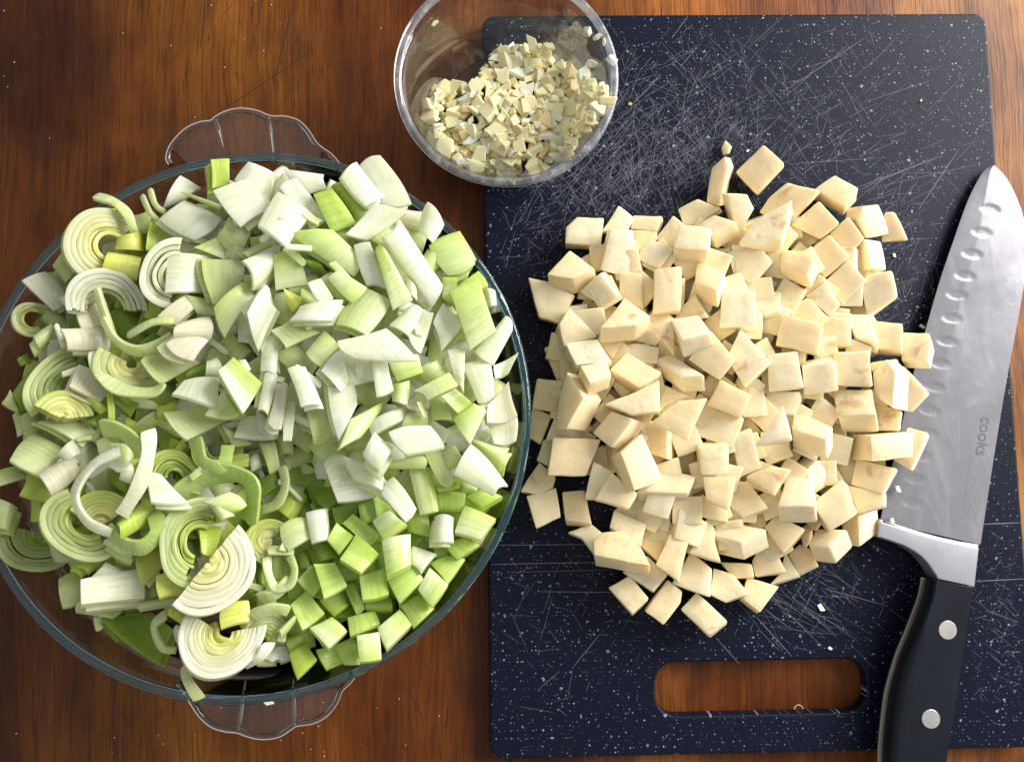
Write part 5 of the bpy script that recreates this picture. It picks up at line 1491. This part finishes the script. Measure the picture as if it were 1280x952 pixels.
for x, y, z, s, lab in ((734, 41, 0.046, 0.0042, 'largest garlic scrap stuck high on the right wall of the clear bowl'), (747, 46, 0.047, 0.0028, 'narrow garlic scrap stuck beside the largest one on the bowl wall'),
                   (755, 53, 0.048, 0.0022, 'smallest garlic scrap nearest the rim on the bowl wall'), (741, 80, 0.042, 0.0036, 'lone angular garlic scrap on the right bowl wall below three others'),
                   (763, 74, 0.050, 0.0040, 'garlic scrap smeared on the inside of the bowl rim at right'), (543, 29, 0.049, 0.0022, 'single white garlic speck on the left wall of the clear bowl')):
    o = garlic_bit(x, y, z, s, 'garlic_scrap', BITS[2] if s > 0.003 else BITS[3])
    o.rotation_euler = (0, -0.9 if x > 633 else 0.9, rg.uniform(0, 6))
    tag(o, lab, 'garlic')

# ------------------------------------------------------------------ crumbs
def crumb(x, y, z, s, mat, lab, cat, name='crumb'):
    me = BITS[(int(x) * 7) % 16].copy()
    me.materials.clear(); me.materials.append(mat)
    o = garlic_bit(x, y, z + s * 0.3, s, name, me, 0.3)
    tag(o, lab, cat)
zb = board_top
crumb(1027, 760, zb, 0.0022, M['crumb'], 'pale crumb lying alone on the board above the hand slot', 'crumb')
crumb(1038, 810, zb, 0.0014, M['crumb'], 'tiny pale crumb close to the top edge of the hand slot', 'crumb')
crumb(787, 130, zb, 0.0014, M['herb'], 'tiny green scrap on the board right of the garlic bowl', 'scrap', 'herb_scrap')
crumb(1151, 126, zb, 0.0014, M['herb'], 'tiny green scrap on the upper right of the board', 'scrap', 'herb_scrap')
crumb(1152, 408, zb, 0.0022, M['crumb'], 'white crumb touching the knife edge beside the celeriac heap', 'crumb')
crumb(1118, 320, zb, 0.0014, M['crumb'], 'white crumb on the board right of the celeriac heap top', 'crumb')
crumb(1123, 612, 0.0225, 0.0020, M['crumb'], 'whitish shred stuck on the blade between the lowest dimples', 'crumb')
crumb(1114, 650, 0.0225, 0.0016, M['crumb'], 'square pale crumb on the blade at its heel', 'crumb')
crumb(337, 878, RIM_Z + 0.0006, 0.0023, M['crumb'], 'pale shred on the lower glass handle of the dish', 'crumb')
crumb(934, 189, zb, 0.0012, M['crumb'], 'tiny crumb by the left corner of the single tile-shaped celeriac cube', 'crumb')
o, c2, z2 = solid_chunk('celeriac_chip', [(640 + x / SC, 160 + y / SC) for x, y in [(1015, 58), (1043, 85), (1030, 120), (1006, 132), (995, 97)]], (1, 2), zb + 0.006, 0.005, M['celeriac'], zb + 0.0002, rest=True, bev=0.0005, rnd=rc)
tag(o, 'tiny celeriac chip at the tip of the long thin stick', 'celeriac')
# a thin dried ring on the wood inside the hand slot
c = at(998, 886, 0.0)
bm = lathe_bm([(0.0023, 0.0), (0.0028, 0.0), (0.0028, 0.0003), (0.0023, 0.0003)], 28)
o = link('onion_ring', bm_to('onion_ring', bm), M['garlic_tan'])
o.location = (c.x, c.y, 0.0001)
tag(o, 'tiny tan ring lying on the wood inside the hand slot', 'scrap')

UNSEEN = set([5, 11, 32, 33, 51, 53, 154, 158, 160, 161, 163, 169, 170, 172, 174, 180, 182, 183, 184, 188, 192, 196, 200, 201, 206, 207, 208, 209, 211, 213, 214, 215, 216, 217, 220, 224, 226, 227, 229, 237, 239, 244, 245, 247, 250, 253, 254, 255, 257, 261, 282, 312, 325, 530, 564, 568, 573, 621, 622, 623, 631, 632, 633, 634, 639, 640, 642, 643, 644, 646, 649, 650, 657, 665, 674, 675, 680, 684, 685, 687, 689, 690, 693, 696, 698, 703, 715, 719, 723, 724, 727, 728, 729, 730, 733, 738, 739, 745, 748, 759, 763, 764, 767, 769, 770, 783, 788, 791, 795, 798, 799, 805, 806, 807, 808, 814, 815, 816, 818, 819, 826, 829, 831, 833, 834, 836, 837, 838, 839, 842, 845, 856, 858, 865, 866, 868, 871, 874, 875, 878, 881, 896, 901, 905, 912, 917, 919, 921, 923, 930, 932, 938, 943, 947, 950, 952, 962, 970, 977, 989, 992, 993, 1005, 1006, 1009, 1010, 1017, 1019, 1020, 1021, 1022, 1023, 1035, 1036, 1038, 1040, 1041, 1042, 1043, 1046, 1047, 1048, 1049, 1050, 1051, 1052, 1053, 1054, 1055, 1056, 1057, 1059, 1060, 1061, 1062, 1063, 1064, 1065, 1066, 1067, 1068, 1069, 1070, 1071, 1072, 1073, 1074, 1075, 1076, 1077, 1078, 1079, 1080, 1081, 1082, 1083, 1084, 1085, 1086, 1087, 1088, 1089, 1090, 1091, 1092, 1093, 1094, 1095, 1096, 1097, 1098, 1099, 1100, 1101, 1102, 1103, 1104, 1105, 1106, 1107, 1109, 1110, 1111, 1112, 1113, 1115, 1116, 1117, 1118, 1119, 1122, 1123, 1125, 1127, 1128, 1129, 1130, 1131, 1133, 1134, 1135, 1136, 1137, 1138, 1139, 1140, 1141, 1142, 1143, 1144, 1145, 1146, 1147, 1148, 1149, 1150, 1151, 1152, 1153, 1154, 1156, 1157, 1158, 1159, 1160, 1161, 1162, 1163, 1164, 1165, 1166, 1167, 1168, 1169, 1170, 1171, 1172, 1173, 1175, 1176, 1177, 1178, 1180, 1181, 1182, 1183, 1184, 1185, 1186, 1187, 1188, 1189, 1190, 1191, 1192, 1193, 1194, 1195, 1196, 1197, 1198, 1199, 1200, 1202, 1203, 1204, 1205, 1206, 1207, 1208, 1209, 1210, 1211, 1212, 1213, 1214, 1215, 1216, 1217, 1218, 1219, 1220, 1221, 1222, 1223, 1224, 1226, 1227, 1228, 1229, 1230, 1231, 1232, 1233, 1234, 1235, 1236, 1237, 1238, 1239, 1241, 1242, 1243, 1244, 1245, 1246, 1247, 1248, 1249, 1250, 1251, 1252, 1253, 1254, 1255, 1256, 1257, 1258, 1259, 1260, 1261, 1262, 1263, 1264, 1265])   # UNSEEN-LIST
UNSEEN_GARLIC = set([0, 19, 23, 29, 43, 90, 100, 118, 132, 133, 164, 169, 171, 184, 188, 197, 223, 228, 238, 239, 244])   # UNSEEN-GARLIC-LIST
def drop(o):
    for ch in list(o.children): drop(ch)
    bpy.data.objects.remove(o)
for i_ in sorted(UNSEEN, reverse=True):
    drop(LOG[i_]['o']); del LOG[i_]
for i_ in UNSEEN_GARLIC: drop(got[i_][2])

# ------------------------------------------------------------------ labels: where and what each piece is
CLOCK = ['twelve', 'one', 'two', 'three', 'four', 'five', 'six', 'seven', 'eight', 'nine', 'ten', 'eleven']
def where(px, c, R):
    dx, dy = px[0] - c[0], px[1] - c[1]
    r_ = math.hypot(dx / R[0], dy / R[1])
    h = CLOCK[int(round(math.degrees(math.atan2(dx / R[0], -dy / R[1])) / 30)) % 12]
    if r_ < 0.18: return 'at the centre'
    if r_ < 0.42: return "inward at %s o'clock" % h
    if r_ < 0.72: return "midway at %s o'clock" % h
    return "at the %s o'clock edge" % h
groups = {}
for e in LOG:
    if e['kind'] == 'buried':
        pass
    bur = e.get('form') == 'buried'
    if e['kind'] == 'celeriac':
        lev = 'on the board' if e['lev'] == 0 else ('atop the heap' if e['lev'] >= 2 else 'half buried')
        shape = 'triangle' if e['n'] == 3 else 'chunk' if e['n'] >= 5 else 'large cube' if e['area'] > 1350 else 'small cube' if e['area'] < 620 else 'cube'
        if e['on_blade']: lev = 'on the knife blade'
        if bur: lev, shape = 'mostly buried', 'cube'
        lab = 'celeriac %s %s %s' % (shape, lev, where(e['px'], (910, 510), (250, 260)))
        cat, grp = 'celeriac', 'celeriac cubes buried in the heap' if bur else 'celeriac cubes heaped on the chopping board'
    else:
        colr = {'A': 'mid green', 'W': 'white', 'G': 'pale green', 'L': 'pale', 'K': 'whitish', 'P': 'pinkish', 'Y': 'lime green', 'B': 'bright yellow', 'D': 'dark green', 'C': 'green', 'V': 'two-tone', '': 'layered'}[e['t']]
        what = {'onion': 'onion chunk', 'leek': 'leek slice', 'celery': 'celery chunk', 'curl': 'leek curl', 'round': 'leek round'}[e['kind']]
        if e['form'] == 'sliver': what = what.split()[0] + ' sliver'
        cat = {'onion': 'onion', 'celery': 'celery'}.get(e['kind'], 'leek')
        grp = ('buried %s pieces in the glass dish' if bur else 'chopped %s in the glass dish') % cat
        lab = '%s %s %sin dish %s' % (colr, what, 'buried ' if bur else 'atop ' if e['lev'] >= 3 else '', where(e['px'], (329, 520), (320, 320)))
    groups.setdefault(lab, []).append((e, cat, grp))
SIDE = {2: ('left of two', 'right of two'), 3: ('leftmost of three', 'middle of three', 'rightmost of three')}
SIDEV = {2: ('upper of two', 'lower of two'), 3: ('uppermost of three', 'middle of three', 'lowest of three')}
ORD = ['first', 'second', 'third', 'fourth', 'fifth', 'sixth', 'seventh', 'eighth', 'ninth', 'tenth', 'eleventh', 'twelfth', 'thirteenth', 'fourteenth']
for lab, L in groups.items():
    n_ = len(L)
    xs = [e['px'][0] for e, _, _ in L]; ys = [e['px'][1] for e, _, _ in L]
    hor = max(xs) - min(xs) >= max(ys) - min(ys)
    L.sort(key=lambda q: q[0]['px'][0 if hor else 1])
    for i, (e, cat, grp) in enumerate(L):
        l_ = lab
        if n_ in SIDE: l_ += ', ' + (SIDE if hor else SIDEV)[n_][i]
        elif n_ > 3: l_ += ', ' + ORD[min(i, 13)] + (' from left' if hor else ' from top')
        tag(e['o'], l_, cat, grp)
